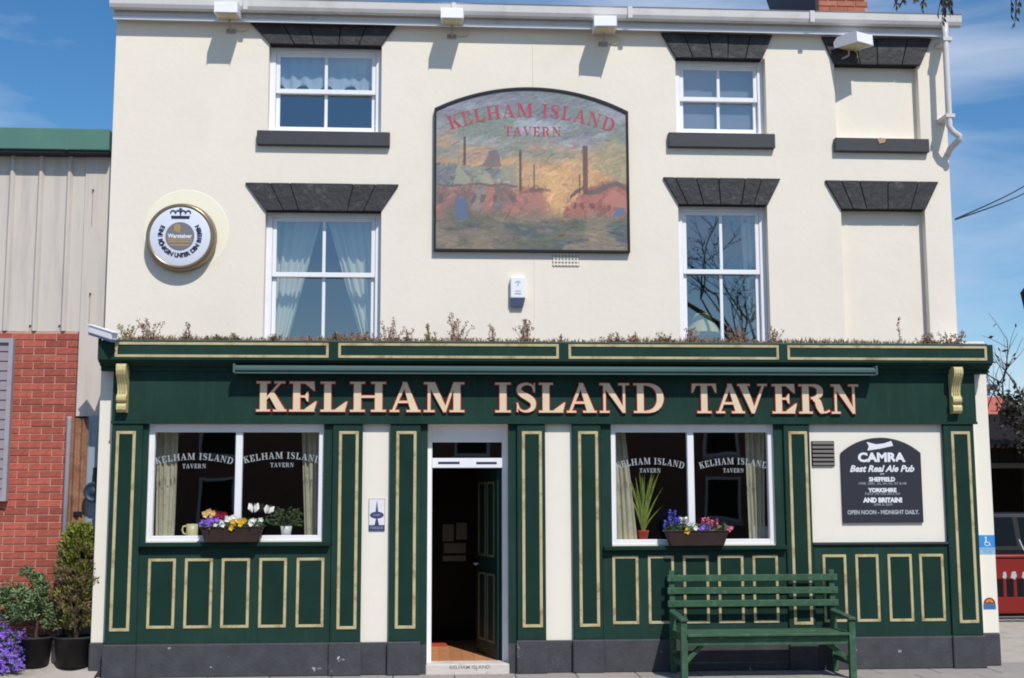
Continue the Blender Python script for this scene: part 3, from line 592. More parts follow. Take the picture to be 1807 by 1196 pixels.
# bays: green surrounds, stall risers with beaded panels, plinths
def bay(px0, px1, win, zs, panels, ztop_px):
    Y = -.024; x0, x1 = ax(px0, 935, Y), ax(px1, 935, Y)
    m = MB(); m.box(x0, x1, Y, -.002, .322, zs); o = m.build('stall_riser', GREEN, pub)
    for a, b in panels:
        c, d = ax(a, 1043, Y), ax(b, 1043, Y)
        m = MB(); m.frame(c, d, .468, 1.145, .028, Y - .009, Y - .0005); m.build('beading', GOLDL, o, bevel=.003)
        m = MB(); m.box(c + .028, d - .028, Y - .003, Y - .0004, .496, 1.117); m.build('panel', GREEN2, o)
    m = MB(); m.box(x0 + .001, x1 - .001, Y - .03, -.0015, 0, .321); m.build('plinth', PLINTH, pub, bevel=.012, seg=2)
    if win:
        MB().box(x0, win[0], Y + .004, -.0018, zs, 2.4735).build('window_surround', GREEN, pub); MB().box(win[1], x1, Y + .004, -.0018, zs, 2.4735).build('window_surround', GREEN, pub)
        m = MB(); m.prism([(x0 + .01, win[2] - .055), (x1 - .01, win[2] - .055), (x1 - .01, win[2] - .012), (x0 + .01, win[2] - .012)], -.095, .02); m.build('sill', GREEN2, pub, bevel=.006)
bay(246.5, 584.5, WL, WL[2] - .02, [(260, 309), (325, 374.5), (390, 440), (456.5, 505.5), (522.5, 571.5)], 0)
bay(1062.5, 1387.5, WR, WR[2] - .02, [(1081, 1127), (1144, 1190), (1206, 1251.5), (1267.5, 1313), (1329, 1374)], 0)
bay(1434.5, 1672.5, None, 1.245, [(1453, 1495), (1511, 1552), (1568, 1611), (1624, 1667)], 0)
Yp = -.024; m = MB(); m.box(ax(1434.5, 960, -.03), ax(1672.5, 960, -.03), -.05, -.0017, 1.2465, 1.268); m.build('dado_rail', BLACKSILL, pub)
# plinth under the white strips
for a, b in ((638, 687), (963, 1011)):
    m = MB(); m.box(ax(a, 935, 0) - .005, ax(b, 935, 0) + .005, -.03, -.001, 0, .318); m.build('plinth', PLINTH, pub, bevel=.01)
for a, b in ((741.5, 754), (896.5, 912.5)):
    m = MB(); m.box(ax(a, 935, -.01), ax(b, 935, -.01), -.012, -.002, .1, 2.474); m.build('door_surround', GREEN, pub)
    m = MB(); m.box(ax(a, 935, -.01), ax(b, 935, -.01), -.03, -.0125, 0, .29); m.build('plinth', PLINTH, pub)

# ---- shop windows
def shop_window(w_, mull, txt):
    x0, x1, z0, z1 = w_; F = .02; t = .052
    m = MB(); m.box(x0, x0 + t, F, F + .08, z0, z1); m.box(x1 - t, x1, F, F + .08, z0, z1); m.box(x0 + t, x1 - t, F, F + .08, z1 - .075, z1); m.box(x0 + t, x1 - t, F, F + .08, z0, z0 + .05)
    o = m.build('shop_window', WHITE, pub, bevel=.005)
    xm = ax(mull, 860, F); m = MB(); m.box(xm - .034, xm + .034, F + .003, F + .07, z0 + .05, z1 - .075); m.build('mullion', WHITE, o, bevel=.005)
    for i, (a, b) in enumerate(((x0 + t, xm - .034), (xm + .034, x1 - t))):
        m = MB(); m.add([(a, F + .04, z0 + .05), (b, F + .04, z0 + .05), (b, F + .04, z1 - .075), (a, F + .04, z1 - .075)], [(0, 1, 2, 3)]); m.build('pane', GLASSD, o)
        cxm, zt, tw = txt[i]
        for k in (0, 1): m = MB(); arc_text(m, 'KELHAM ISLAND', cxm, zt, .066, tw, .05, F + .037, track=.16, sel=k); m.build('lettering', ETCH, o)
        m = MB(); arc_text(m, 'TAVERN', cxm, zt - .085, .043, tw * .31, 0, F + .037, track=.15); m.build('lettering', ETCH, o)
def tx(px, py): return ax(px, py, .057), az(px, py, .057)
shop_window(WL, 420, [(*tx(343, 811), .77), (*tx(498, 809), .77)])
shop_window(WR, 1220, [(*tx(1147, 819), .71), (*tx(1294, 819), .71)])

# ---- door
D0, D1 = DO[0], DO[1]; F = .13
m = MB(); m.box(D0, D0 + .045, F, F + .1, .09, 2.472); m.box(D1 - .05, D1, F, F + .1, .09, 2.472); m.box(D0 + .045, D1 - .05, F, F + .1, 2.30, 2.472); df = m.build('door_frame', WHITE, pub, bevel=.004)
m = MB(); m.box(D0 + .045, D1 - .05, F - .01, F + .09, 2.035, 2.135); m.build('transom', WHITE, df, bevel=.004)
xm = (D0 + D1) / 2
MB().box(xm - .30, xm - .08, F - .013, F - .0102, 2.075, 2.098).build('transom_slot', BADGENAVY, df); MB().box(xm + .09, xm + .30, F - .013, F - .0102, 2.073, 2.096).build('transom_slot', BADGENAVY, df)
m = MB(); m.add([(D0 + .045, F + .05, 2.135), (D1 - .05, F + .05, 2.135), (D1 - .05, F + .05, 2.30), (D0 + .045, F + .05, 2.30)], [(0, 1, 2, 3)]); m.build('pane', GLASSD, df)
# door leaf standing open inside, hinged on the right jamb
lx0 = D1 - .052; HX, HY, SW = lx0, F + .1, R(14)
def swing(m):
    c, n_ = math.cos(SW), math.sin(SW); m.v = [(HX + (x - HX) * c - (y - HY) * n_, HY + (x - HX) * n_ + (y - HY) * c, z) for x, y, z in m.v]; return m
leafd = swing(MB().box(lx0 - .045, lx0, F + .1, F + .88, .10, 2.03)).build('door', GREEN2, pub, bevel=.004)
for z0_, z1_ in ((.25, .95), (1.12, 1.90)):
    for y0_, y1_ in ((F + .2, F + .46), (F + .52, F + .78)):
        m = MB(); t = .022; xq = lx0 - .0455
        for (ya, yb, za, zb) in ((y0_, y1_, z0_, z0_ + t), (y0_, y1_, z1_ - t, z1_), (y0_, y0_ + t, z0_ + t, z1_ - t), (y1_ - t, y1_, z0_ + t, z1_ - t)): m.box(xq - .008, xq, ya, yb, za, zb)
        swing(m).build('beading', DULLG, leafd)
m = MB(); m.tube([(lx0 - .05, F + .80, 1.03), (lx0 - .10, F + .80, 1.03), (lx0 - .10, F + .70, 1.03)], .011, 8); swing(m).build('handle', CHROME, leafd)
m = MB(); m.box(D0 - .01, D1 + .01, -.035, .23, -.02, .098); step = m.build('doorstep', STEP, pub, bevel=.012, seg=2)
m = MB(); sans(m, 'KELHAM ISLAND', xm + .02, .052, .045, -.0356, bold=.001, width=.40); m.build('worn_lettering', mat('worn_print', S(140, 132, 126), .8, .1, .3, 60), step)
# inside: floor boards, walls, ceiling
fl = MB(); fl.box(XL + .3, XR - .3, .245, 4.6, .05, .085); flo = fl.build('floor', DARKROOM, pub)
pm = MB(); pm.box(0, .118, .25, 4.5, .0855, .096)
_b = None
for i in range(14):
    if _b is None: _b = pm.build('floor_board', WOODFL, flo); o = _b
    else: o = _b.copy(); COL.objects.link(o); o.parent = flo
    o.location = (D0 - .35 + i * .12 - 0, 0, 0)
m = MB(); a, b, c, d, e = XL + .3, XR - .3, .24, 4.6, 2.9
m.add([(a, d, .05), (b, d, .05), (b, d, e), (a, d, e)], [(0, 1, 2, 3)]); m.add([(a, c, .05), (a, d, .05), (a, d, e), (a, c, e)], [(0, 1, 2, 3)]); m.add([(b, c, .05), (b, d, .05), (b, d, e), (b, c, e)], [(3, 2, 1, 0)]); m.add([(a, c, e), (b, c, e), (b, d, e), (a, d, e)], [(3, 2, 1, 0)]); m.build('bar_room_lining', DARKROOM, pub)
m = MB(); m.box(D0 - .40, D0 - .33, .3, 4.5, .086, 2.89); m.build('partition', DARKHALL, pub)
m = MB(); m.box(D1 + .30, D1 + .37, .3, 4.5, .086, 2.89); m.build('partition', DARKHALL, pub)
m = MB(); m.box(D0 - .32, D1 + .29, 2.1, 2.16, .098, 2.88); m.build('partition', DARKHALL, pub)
for k, (pa, pb, ya, yb) in enumerate(((781, 801, 925, 955), (783, 822, 958, 976), (781, 822, 980, 990), (805, 824, 922, 952))):
    xa, za = at(pa, yb, 2.09); xb, zb = at(pb, ya, 2.09)
    tag(MB().box(xa, xb, 2.08, 2.0985, za, zb).build('notice', PAPER), ['upper left pale notice on dark wall inside doorway', 'wide pale notice below the two upper notices inside doorway', 'lowest narrow pale notice on dark wall inside doorway', 'upper right pale notice on dark wall inside doorway'][k], 'notice', 'notices on the wall inside the doorway')
mt = MB().box(ax(757, 1113, .9), ax(790, 1113, .9), 1.5, 2.0, .0965, .112); tag(mt.build('door_mat', REDMAT, bevel=.004), 'small red mat on the wooden floor inside the doorway', 'mat')

# ================================================================== THINGS FIXED TO THE PUB
# ---- painted pub sign
def painting():
    xs0, xs1 = ax(766, 315, YW - .05), ax(1110, 315, YW - .05); zb = az(930, 444, YW - .05); zs = az(765, 190, YW - .05) * .5 + az(1110, 198, YW - .05) * .5; za = az(925, 154, YW - .05)
    W = xs1 - xs0; ri = za - zs; Rad = (W * W / 4 + ri * ri) / (2 * ri)
    topz = lambda x: za - (Rad - math.sqrt(max(0, Rad * Rad - (x - (xs0 + xs1) / 2) ** 2)))
    sg = thing('pub_sign', 'large arched painted pub sign with sunset and factory chimneys', 'sign', ((xs0 + xs1) / 2, YW, zb))
    n = 28; poly = [(xs0, zb), (xs1, zb)] + [(xs1 - W * i / n, topz(xs1 - W * i / n)) for i in range(n + 1)]
    ins = .022; inn = [(xs0 + ins, zb + ins), (xs1 - ins, zb + ins)] + [(xs1 - ins - (W - 2 * ins) * i / n, topz(xs1 - W * i / n) - ins) for i in range(n + 1)]
    m = MB(); m.prism(poly, YW - .045, YW - .002); m.build('board', BLACKM, sg)
    m = MB()
    for i in range(len(poly)):
        j = (i + 1) % len(poly); m.prism([poly[i], poly[j], inn[j], inn[i]], YW - .062, YW - .0455)
    m.build('frame', BLACKM, sg)
    # picture: a fine grid of paint
    NX, NZ = 230, 190; rng = np.random.default_rng(5)
    def noise(fx, fz, seed):
        r = np.random.default_rng(seed); gx, gz = int(fx) + 3, int(fz) + 3; g = r.random((gz, gx)); u = np.linspace(0, fx, NX + 1); v = np.linspace(0, fz, NZ + 1); iu, iv = u.astype(int), v.astype(int); fu, fv = u - iu, v - iv
        fu = fu * fu * (3 - 2 * fu); fv = (fv * fv * (3 - 2 * fv))[:, None]
        a = g[iv][:, iu] * (1 - fu) + g[iv][:, iu + 1] * fu; b = g[iv + 1][:, iu] * (1 - fu) + g[iv + 1][:, iu + 1] * fu; return a * (1 - fv) + b * fv
    def fbm(fx, fz, seed): return sum(noise(fx * 2 ** k, fz * 2 ** k, seed + k) * .5 ** (k + 1) for k in range(4)) / .9375
    U, V = np.meshgrid(np.linspace(0, 1, NX + 1), np.linspace(0, 1, NZ + 1))
    img = np.zeros((NZ + 1, NX + 1, 3))
    def put(mask, col, amt=1.0):
        a = (np.clip(mask, 0, 1) * amt)[..., None]; img[:] = img * (1 - a) + np.array(S(*col)) * a
    sm = lambda x, a, b: np.clip((x - a) / (b - a), 0, 1)
    wob = (fbm(14, 14, 3) - .5); U2, V2 = U + wob * .045, V + (fbm(14, 14, 11) - .5) * .04
    put(np.ones_like(U), (132, 136, 152))
    put((1 - sm(V2, .70, .88)) * sm(fbm(4, 9, 30), .25, .55), (142, 150, 138), .9)
    put(np.exp(-(((U2 - .14) / .16) ** 2 + ((V2 - .66) / .08) ** 2)), (196, 158, 126), .85)
    put((1 - sm(V2, .54, .70)) * sm(fbm(4, 12, 40), .12, .4), (222, 168, 110), .95)
    put((1 - sm(V2, .46, .58)) * sm(fbm(5, 10, 50), .3, .55), (222, 160, 96), .85)
    put(((U2 > .7) * sm(fbm(5, 9, 55), .4, .6)) * (1 - sm(V2, .62, .72)), (172, 162, 126), .8)
    put(np.exp(-(((U2 - .60) / .12) ** 2 + ((V2 - .38) / .10) ** 2)), (236, 178, 104), .95)
    put(sm(fbm(5, 12, 61), .54, .68) * sm(V2, .5, .62), (128, 148, 140), .8)
    put(np.exp(-(((U2 - .56 - (V2 - .75) * .9) / .10) ** 2 + ((V2 - .76) / .04) ** 2)), (192, 198, 212), .85)
    put(sm(fbm(4, 9, 71), .58, .72) * sm(V2, .6, .72), (176, 182, 196), .6)
    put(((U2 < .42) & (V2 < .53 - U2 * .06) & (V2 > .36)) * 1., (124, 132, 138)); put(sm(fbm(10, 8, 81), .46, .6) * ((U2 < .42) & (V2 < .52) & (V2 > .39)), (168, 162, 138), .85)
    put(((U2 < .58) & (V2 < .395) & (V2 > .17)) * (1 - sm(U2, .54, .6)), (172, 120, 108)); put(sm(fbm(12, 10, 91), .48, .6) * ((U2 < .56) & (V2 < .38) & (V2 > .16)), (134, 112, 108), .9)
    put(sm(fbm(14, 12, 97), .52, .62) * ((U2 < .56) & (V2 < .40) & (V2 > .18)), (196, 120, 106), .9); put(((U2 > .2) & (U2 < .26) & (V2 < .39) & (V2 > .2)) * 1., (150, 140, 134), .8); put(((U2 > .30) & (U2 < .36) & (V2 < .30) & (V2 > .23)) * 1., (120, 120, 124), .8)
    put(((U2 > .66) & (V2 < .33 + sm(U2, .68, .8) * .10 - np.abs(U2 - .92) * .25) & (V2 > .2)) * 1., (184, 108, 94)); put(sm(fbm(16, 12, 101), .5, .62) * ((U2 > .66) & (V2 < .36) & (V2 > .2)), (206, 124, 106), .8); put(((U2 > .84) & (U2 < .88) & (V2 < .33) & (V2 > .2)) * 1., (146, 92, 86), .8)
    put(1 - sm(V2, .17, .25), (128, 120, 108)); put((1 - sm(V2, .2, .27)) * sm(fbm(5, 12, 111), .44, .58), (110, 114, 98), .9)
    put((1 - sm(V2, .14, .2)) * sm(fbm(4, 20, 121) + (U2 - .5) * .25, .48, .58), (96, 108, 112), .9); put((1 - sm(V2, .17, .24)) * sm(fbm(7, 9, 131), .54, .64), (158, 138, 114), .8)
    # brush strokes picked up from the layout beneath
    base = img.copy()
    for q in range(7500):
        ci, cj = int(rng.integers(2, NX - 2)), int(rng.integers(2, NZ - 2)); v_ = cj / NZ; ln = int(rng.integers(4, 15)); ang = rng.normal(.25, .35) if v_ > .55 else (rng.normal(0, .18) if v_ < .2 else rng.normal(.6, .9))
        c = base[cj, ci] * (1 + rng.normal(0, .17)) * (1 + rng.normal(0, .08, 3)); dx, dy = math.cos(ang), math.sin(ang); wd_ = 1 if rng.random() < .6 else 2
        for t in range(-ln // 2, ln // 2 + 1):
            a, b = int(ci + dx * t), int(cj + dy * t)
            if 0 <= a < NX - 1 and 0 <= b < NZ - 1: img[b:b + wd_, a:a + wd_] = img[b:b + wd_, a:a + wd_] * .5 + c * .5
    put(((np.abs(U2 - .295) < .05 - (V2 - .52) * .3) & (V2 > .51) & (V2 < .61)) * 1., (128, 112, 120), .85)
    for u0, u1, v0, v1, c in ((.140, .153, .52, .69, (96, 80, 84)), (.434, .446, .37, .62, (92, 86, 86)), (.506, .514, .37, .53, (116, 106, 100)), (.768, .792, .35, .655, (116, 82, 84)), (.746, .753, .36, .47, (120, 98, 92))):
        put(((U > u0) & (U < u1) & (V2 > v0) & (V2 < v1)) * 1., c, .9)
    put(((U2 > .49) & (U2 < .56) & (V2 > .36) & (V2 < .378)) * 1., (88, 84, 84)); put(((U2 > .8) & (np.abs(V2 - .41 + np.abs(U2 - .93) * .35) < .016)) * 1., (112, 106, 106), .9); put(((U2 > .69) & (np.abs(V2 - .33 - (U2 - .69) * .9) < .013) & (U2 < .77)) * 1., (106, 92, 94), .9)
    put(((U2 > .102) & (U2 < .165) & (V2 > .175) & (V2 < .31)) * 1., (92, 116, 156), .95); put(((U2 > .935) & (U2 < .985) & (V2 > .215) & (V2 < .275)) * 1., (104, 122, 150), .95)
    for u0, v0, w0, h0 in ((.13, .40, .10, .12), (.26, .40, .08, .09)):
        put(((V2 > v0) & (V2 < v0 + h0 * (1 - np.abs(U2 - u0) / (w0 / 2)))) * 1., (178, 170, 146), .7)
    put(((np.abs(V2 - .395) < .008) & (U2 < .42)) * 1., (112, 104, 104), .8); put(((V2 > .28) & (V2 < .37 - np.abs(U2 - .935) * .7) & (U2 > .86)) * 1., (206, 128, 108), .7)
    for u0 in (.03, .20, .25, .31, .40, .46): put(((np.abs(U2 - u0) < .012) & (np.abs(V2 - .31) < .025)) * 1., (108, 100, 106), .75)
    for u0 in (.72, .77, .82, .90): put(((np.abs(U2 - u0) < .010) & (np.abs(V2 - .27) < .02)) * 1., (120, 84, 84), .75)
    put(((np.abs(V2 - .365 - .0) < .010) & (U2 > .43) & (U2 < .60)) * 1., (148, 110, 100), .8); put(((V2 < .335) & (V2 > .25) & (U2 > .44) & (U2 < .57)) * 1., (192, 128, 110), .45)
    gr = img.mean(axis=2, keepdims=True); img[:] = np.clip((gr + (img - gr) * .72) * .90, 0.01, 1)
    px0, px1 = inn[0][0], inn[1][0]; zb2 = inn[0][1]; vs = []; fs = []
    for j in range(NZ + 1):
        for i in range(NX + 1):
            vs.append((px0 + (px1 - px0) * i / NX, YW - .0462, zb2 + (za - ins - zb2) * j / NZ))
    keep = lambda i, j: vs[j * (NX + 1) + i][2] <= topz(vs[j * (NX + 1) + i][0]) - .008
    for j in range(NZ):
        for i in range(NX):
            if keep(i, j + 1) and keep(i + 1, j + 1): fs.append((j * (NX + 1) + i, j * (NX + 1) + i + 1, (j + 1) * (NX + 1) + i + 1, (j + 1) * (NX + 1) + i))
    m = MB(); m.add(vs, fs); o = m.build('picture', PAINTING, sg)
    at_ = o.data.color_attributes.new('paint', 'FLOAT_COLOR', 'POINT'); buf = np.ones(((NZ + 1) * (NX + 1), 4), np.float32); buf[:, :3] = img.reshape(-1, 3); at_.data.foreach_set('color', buf.ravel())
    cxm = (xs0 + xs1) / 2; 
    for k in (0, 1): m = MB(); arc_text(m, 'KELHAM ISLAND', cxm, az(938, 206, YW - .05), .15, W * .86, .17, YW - .0475, track=.16, sel=k); m.build('lettering', REDPRINT, sg)
    m = MB(); arc_text(m, 'TAVERN', cxm + .01, az(938, 240, YW - .05), .105, .63, 0, YW - .0475, track=.16); m.build('lettering', REDPRINT, sg)
painting()
# ---- floodlights
def floodlight(px, py, yaw, tilt, label):
    X, Z = at(px, py, .02); r = thing('floodlight', label, 'floodlight', (X, YW, Z), 'floodlights under the eaves')
    w2, dp_, hh = .122, .33, .12; y0 = -.36
    prof = [(y0, .0), (y0 + .012, hh), (y0 + dp_ - .05, hh + .0), (y0 + dp_, hh - .04), (y0 + dp_ - .01, .02)]
    def tr(x, y, z):
        v = Vector((x, y, z)); v.rotate(Matrix.Rotation(tilt, 3, 'X')); v.rotate(Matrix.Rotation(yaw, 3, 'Z')); return (X + v.x, YW + v.y, Z + v.z)
    n = len(prof); m = MB(); m.add([tr(-w2, y, z) for y, z in prof] + [tr(w2, y, z) for y, z in prof], [(i, i + n, (i + 1) % n + n, (i + 1) % n)[::-1] for i in range(n)] + [tuple(range(n)), tuple(range(2 * n - 1, n - 1, -1))]); m.build('housing', WHITE, r, bevel=.008, seg=2)
    m = MB(); m.add([tr(-w2 + .02, y0 + .02, -.002), tr(w2 - .02, y0 + .02, -.002), tr(w2 - .02, y0 + dp_ - .03, .014), tr(-w2 + .02, y0 + dp_ - .03, .014)], [(3, 2, 1, 0)]); m.build('lens', LAMPGLASS, r)
    m = MB(); m.tube([tr(0, y0 + dp_ - .1, .0), tr(0, y0 + dp_ - .1, -.07), (X, YW - .004, Z - .085)], .011, 6); m.box(X - .05, X + .05, YW - .012, YW - .001, Z - .11, Z - .06); m.build('mounting_arm', GREYMET, r)
    m = MB(); m.tube([tr(w2 - .01, y0 + dp_ - .02, .05), (X + w2 + .05, YW - .05, Z - .01), (X + w2 + .065, YW - .03, Z - .06), (X + w2 + .02, YW - .012, Z - .085), (X + .05, YW - .008, Z - .08)], .0055, 5); m.build('cable', GRILLE, r)
floodlight(401, 24, 0, R(3), 'white floodlight above the left end of the wall, leftmost of four')
floodlight(798, 34, 0, R(3), 'white floodlight under the eaves above the left half of the pub sign')
floodlight(1070, 48, R(-3), R(3), 'white floodlight under the eaves above the right half of the pub sign')
floodlight(1497, 76, R(28), R(2), 'turned white floodlight in front of the upper right blocked window lintel')
# ---- round beer badge
bx, bz = at(318, 417, YW - .12); bd = thing('round_sign', 'round white illuminated beer sign with crown and gold metal rim', 'sign', (bx, YW, bz)); rr = .355
hx, hz = at(328, 408, YW); m = MB(); m.lathe((hx, YW - .0025, hz), [(.0, 0), (.44, 0), (.445, .003)], 48, axis='y'); m.build('old_paint_ring', HALO, bd)
m = MB(); m.lathe((bx, YW, bz), [(rr - .03, -.002), (rr, -.02), (rr + .012, -.05), (rr, -.09), (rr - .008, -.125), (rr - .03, -.135), (rr - .045, -.125)], 56, axis='y'); m.build('rim', BADGERIM, bd, smooth=True)
def disc(m, cx, cz, r0, r1, y, mi=0, a0=0, a1=360, n=48):
    for k in range(n):
        p, q = R(a0 + (a1 - a0) * k / n), R(a0 + (a1 - a0) * (k + 1) / n)
        if r0 == 0: m.flat([(cx, cz), (cx + r1 * math.cos(p), cz + r1 * math.sin(p)), (cx + r1 * math.cos(q), cz + r1 * math.sin(q))], y, mi)
        else: m.flat([(cx + r0 * math.cos(p), cz + r0 * math.sin(p)), (cx + r1 * math.cos(p), cz + r1 * math.sin(p)), (cx + r1 * math.cos(q), cz + r1 * math.sin(q)), (cx + r0 * math.cos(q), cz + r0 * math.sin(q))], y, mi)
m = MB(); m.lathe((bx, YW, bz), [(0, -.134), (rr - .07, -.131), (rr - .043, -.124)], 48, axis='y'); m.build('face', BADGEW, bd, smooth=True)
m = MB(); yb = YW - .1365
ring_txt = 'EINE KÖNIGIN UNTER DEN BIEREN'
for i, c in enumerate(ring_txt):
    if c == ' ': continue
    a = R(152 + (388 - 152) * i / (len(ring_txt) - 1)); rx = .222; sans(m, c, bx + rx * math.cos(a), bz + rx * math.sin(a), .062, yb, 0, bold=.003, rot=a + math.pi / 2)
cz0 = bz + .185
m.flat([(bx - .09, cz0), (bx + .09, cz0), (bx + .098, cz0 + .03), (bx - .098, cz0 + .03)], yb)
for k in (-1.5, -.5, .5, 1.5): disc(m, bx + k * .052, cz0 + .062, .017, .03, yb - .0003 * (k + 2), 0, -20, 200, 12)
m.flat([(bx - .006, cz0 + .03), (bx + .006, cz0 + .03), (bx + .006, cz0 + .115), (bx - .006, cz0 + .115)], yb - .0014)
m.flat([(bx - .018, cz0 + .098), (bx + .018, cz0 + .098), (bx + .018, cz0 + .107), (bx - .018, cz0 + .107)], yb - .0017); m.build('ring_lettering', BADGENAVY, bd)
m = MB(); disc(m, bx, bz, 0, .148, yb, 0); m.build('centre', BADGEGREY, bd)
m = MB(); disc(m, bx, bz, .139, .1395, yb - .0006); 
for z0_, h_ in ((-.065, .018), (-.10, .014), (-.04, .012)): m.flat([(bx - math.sqrt(.135 ** 2 - z0_ ** 2), bz + z0_), (bx + math.sqrt(.135 ** 2 - z0_ ** 2), bz + z0_), (bx + math.sqrt(.135 ** 2 - (z0_ + h_) ** 2), bz + z0_ + h_), (bx - math.sqrt(.135 ** 2 - (z0_ + h_) ** 2), bz + z0_ + h_)], yb - .0008)
m.flat([(bx - .06, bz + .05), (bx, bz + .04), (bx + .002, bz + .12), (bx - .045, bz + .128), (bx - .065, bz + .1)], yb - .0008); m.build('gold_print', BADGEGOLD, bd)
m = MB(); sans(m, 'Warsteiner', bx, bz - .018, .06, yb - .0012, width=.25, bold=.002); m.build('name_print', PRINTW, bd)
# ---- alarm box, vents
X0, X1 = ax(901, 512, YW - .07), ax(927, 512, YW - .07); zt, zl = az(912, 488, YW - .07), az(912, 540, YW - .07)
ab = thing('alarm_box', 'white burglar alarm box with blue lower half beneath the pub sign', 'alarm box', ((X0 + X1) / 2, YW, zl))
m = MB(); zm_ = zl + (zt - zl) * .27; m.box(X0, X1, YW - .075, YW, zm_ + .002, zt); m.build('cover', WHITE, ab, bevel=.01, seg=2)
m = MB(); m.add([(X0, YW - .074, zm_), (X1, YW - .074, zm_), (X1 - .02, YW - .05, zl), (X0 + .012, YW - .05, zl), (X0, YW, zm_), (X1, YW, zm_), (X1 - .02, YW, zl), (X0 + .012, YW, zl)], [(3, 2, 1, 0), (0, 1, 5, 4), (1, 2, 6, 5), (2, 3, 7, 6), (3, 0, 4, 7)]); m.build('strobe_base', ALARMB, ab)
xm = (X0 + X1) / 2; m = MB(); disc(m, xm, zt - .075, .018, .03, YW - .0757, 0, 10, 170, 10); m.flat([(xm - .005, zt - .1), (xm + .005, zt - .1), (xm + .005, zt - .06), (xm - .005, zt - .06)], YW - .0757); m.flat([(xm - .03, zt - .16), (xm + .03, zt - .16), (xm + .03, zt - .15), (xm - .03, zt - .15)], YW - .0757); m.flat([(xm - .035, zt - .19), (xm + .035, zt - .19), (xm + .035, zt - .175), (xm - .035, zt - .175)], YW - .0757); m.build('print', mat('alarm_print', S(150, 170, 196), .5, .3), ab)
X0, X1 = ax(975, 460, YW), ax(1022, 460, YW); z0_, z1_ = az(998, 470, YW), az(998, 446, YW)
ag = thing('air_vent', 'small cream air vent grille just under the pub sign', 'vent', ((X0 + X1) / 2, YW, z0_))
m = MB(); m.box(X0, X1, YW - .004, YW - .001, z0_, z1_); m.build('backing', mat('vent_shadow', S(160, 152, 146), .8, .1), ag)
m = MB()
for k in range(8): xk = X0 + (X1 - X0) * (k + .5) / 8; m.box(xk - .008, xk + .008, YW - .012, YW - .0045, z0_, z1_)
for k in range(4): zk = z0_ + (z1_ - z0_) * (k + .5) / 4; m.box(X0, X1, YW - .0135, YW - .0055, zk - .008, zk + .008)
m.build('lattice', CREAM, ag)
# ---- security camera on the cornice end
q0, q1 = P(161, 581, -.15), P(202, 594, -.33)
sc_ = thing('security_camera', 'white security camera on the left end of the cornice', 'camera', q0)
a_, b_ = Vector(q0), Vector(q1); dd = (b_ - a_).normalized()
m = MB(); m.bar(a_, b_, .085, .075); m.build('housing', WHITE, sc_, bevel=.012, seg=2)
m = MB(); m.bar(a_ + Vector((0, 0, .044)) - dd * .01, b_ + Vector((0, 0, .044)) + dd * .03, .1, .008); m.build('sun_shield', WHITE, sc_)
m = MB(); m.bar(a_ - Vector((0, 0, .048)), b_ - Vector((0, 0, .048)), .07, .018); m.build('base_rail', ALARMB, sc_)
m = MB(); cm = a_ * .6 + b_ * .4; m.tube([cm - Vector((0, 0, .03)), cm - Vector((.01, -.03, .12)), (CX0 + .03, -.12, 3.2)], .018, 8); m.box(CX0 - .008, CX0 + .05, -.16, -.08, 3.15, 3.27); m.build('mounting_arm', BLACK, sc_)
# ---- award board on the white panel
def award():
    Y = -.03; x0, x1 = ax(1486, 850, Y), ax(1627, 850, Y); zb, zs, za = az(1558, 922, Y), az(1485, 800, Y) * .5 + az(1625, 798, Y) * .5, az(1555, 772, Y); W = x1 - x0; xm = (x0 + x1) / 2
    bo = thing('award_board', 'black arched board listing beer pub awards in white lettering', 'notice board', (xm, 0, zb)); n = 20; ri = za - zs; Rad = (W * W / 4 + ri * ri) / (2 * ri)
    poly = [(x0, zb), (x1, zb)] + [(x1 - W * i / n, za - (Rad - math.sqrt(Rad * Rad - (x1 - W * i / n - xm) ** 2))) for i in range(n + 1)]
    m = MB(); m.prism(poly, Y, -.001); m.build('board', SIGNBLK, bo, bevel=.004)
    k = W / 141.0; Zp = lambda py: az(1556, py, Y); y = Y - .0012
    for tx_, py, sz, sh, bo_, wd, mt_ in (('CAMRA', 814, .125, 0, .006, 84, PRINTW), ('Best Real Ale Pub', 832, .092, .3, .003, 114, PRINTW), ('in', 837.5, .03, .3, 0, 7, PRINTW), ('SHEFFIELD', 849, .058, 0, .003, 46, PRINTW), ('1998, 2001, 02, 04, 05, 07 & 08', 855, .036, 0, 0, 84, PRINTG),
            ('YORKSHIRE', 868, .056, 0, .003, 50, PRINTW), ('PUB OF THE YEAR 2004 & 2007', 873, .032, 0, 0, 62, PRINTG), ('AND BRITAIN!', 886, .064, 0, .004, 69, PRINTW), ('2008 & 2009', 892, .034, 0, 0, 33, PRINTG), ('OPEN NOON - MIDNIGHT DAILY.', 907, .058, 0, .002, 126, PRINTG)):
        m = MB(); sans(m, tx_, xm, Zp(py), sz, y, shear=sh, bold=bo_, width=wd * k); m.build('print', mt_, bo)
    bx0, bz0 = xm - 24 * k, Zp(795); m = MB(); m.flat([(bx0, bz0), (bx0 + 22 * k, bz0 + .02), (bx0 + 46 * k, bz0 + .05), (bx0 + 43 * k, bz0 + .10), (bx0 + 30 * k, bz0 + .075), (bx0 + 16 * k, bz0 + .065), (bx0 - 1 * k, bz0 + .09), (bx0 + 3 * k, bz0 + .045)], y - .0003); m.build('ribbon_emblem', PRINTW, bo)
award()
X0, X1 = ax(1433, 800, -.02), ax(1473, 800, -.02); z0_, z1_ = az(1452, 822, -.02), az(1452, 778, -.02)
pq = thing('wall_vent', 'small black slatted vent on white panel beside the award board', 'vent', ((X0 + X1) / 2, 0, z0_))
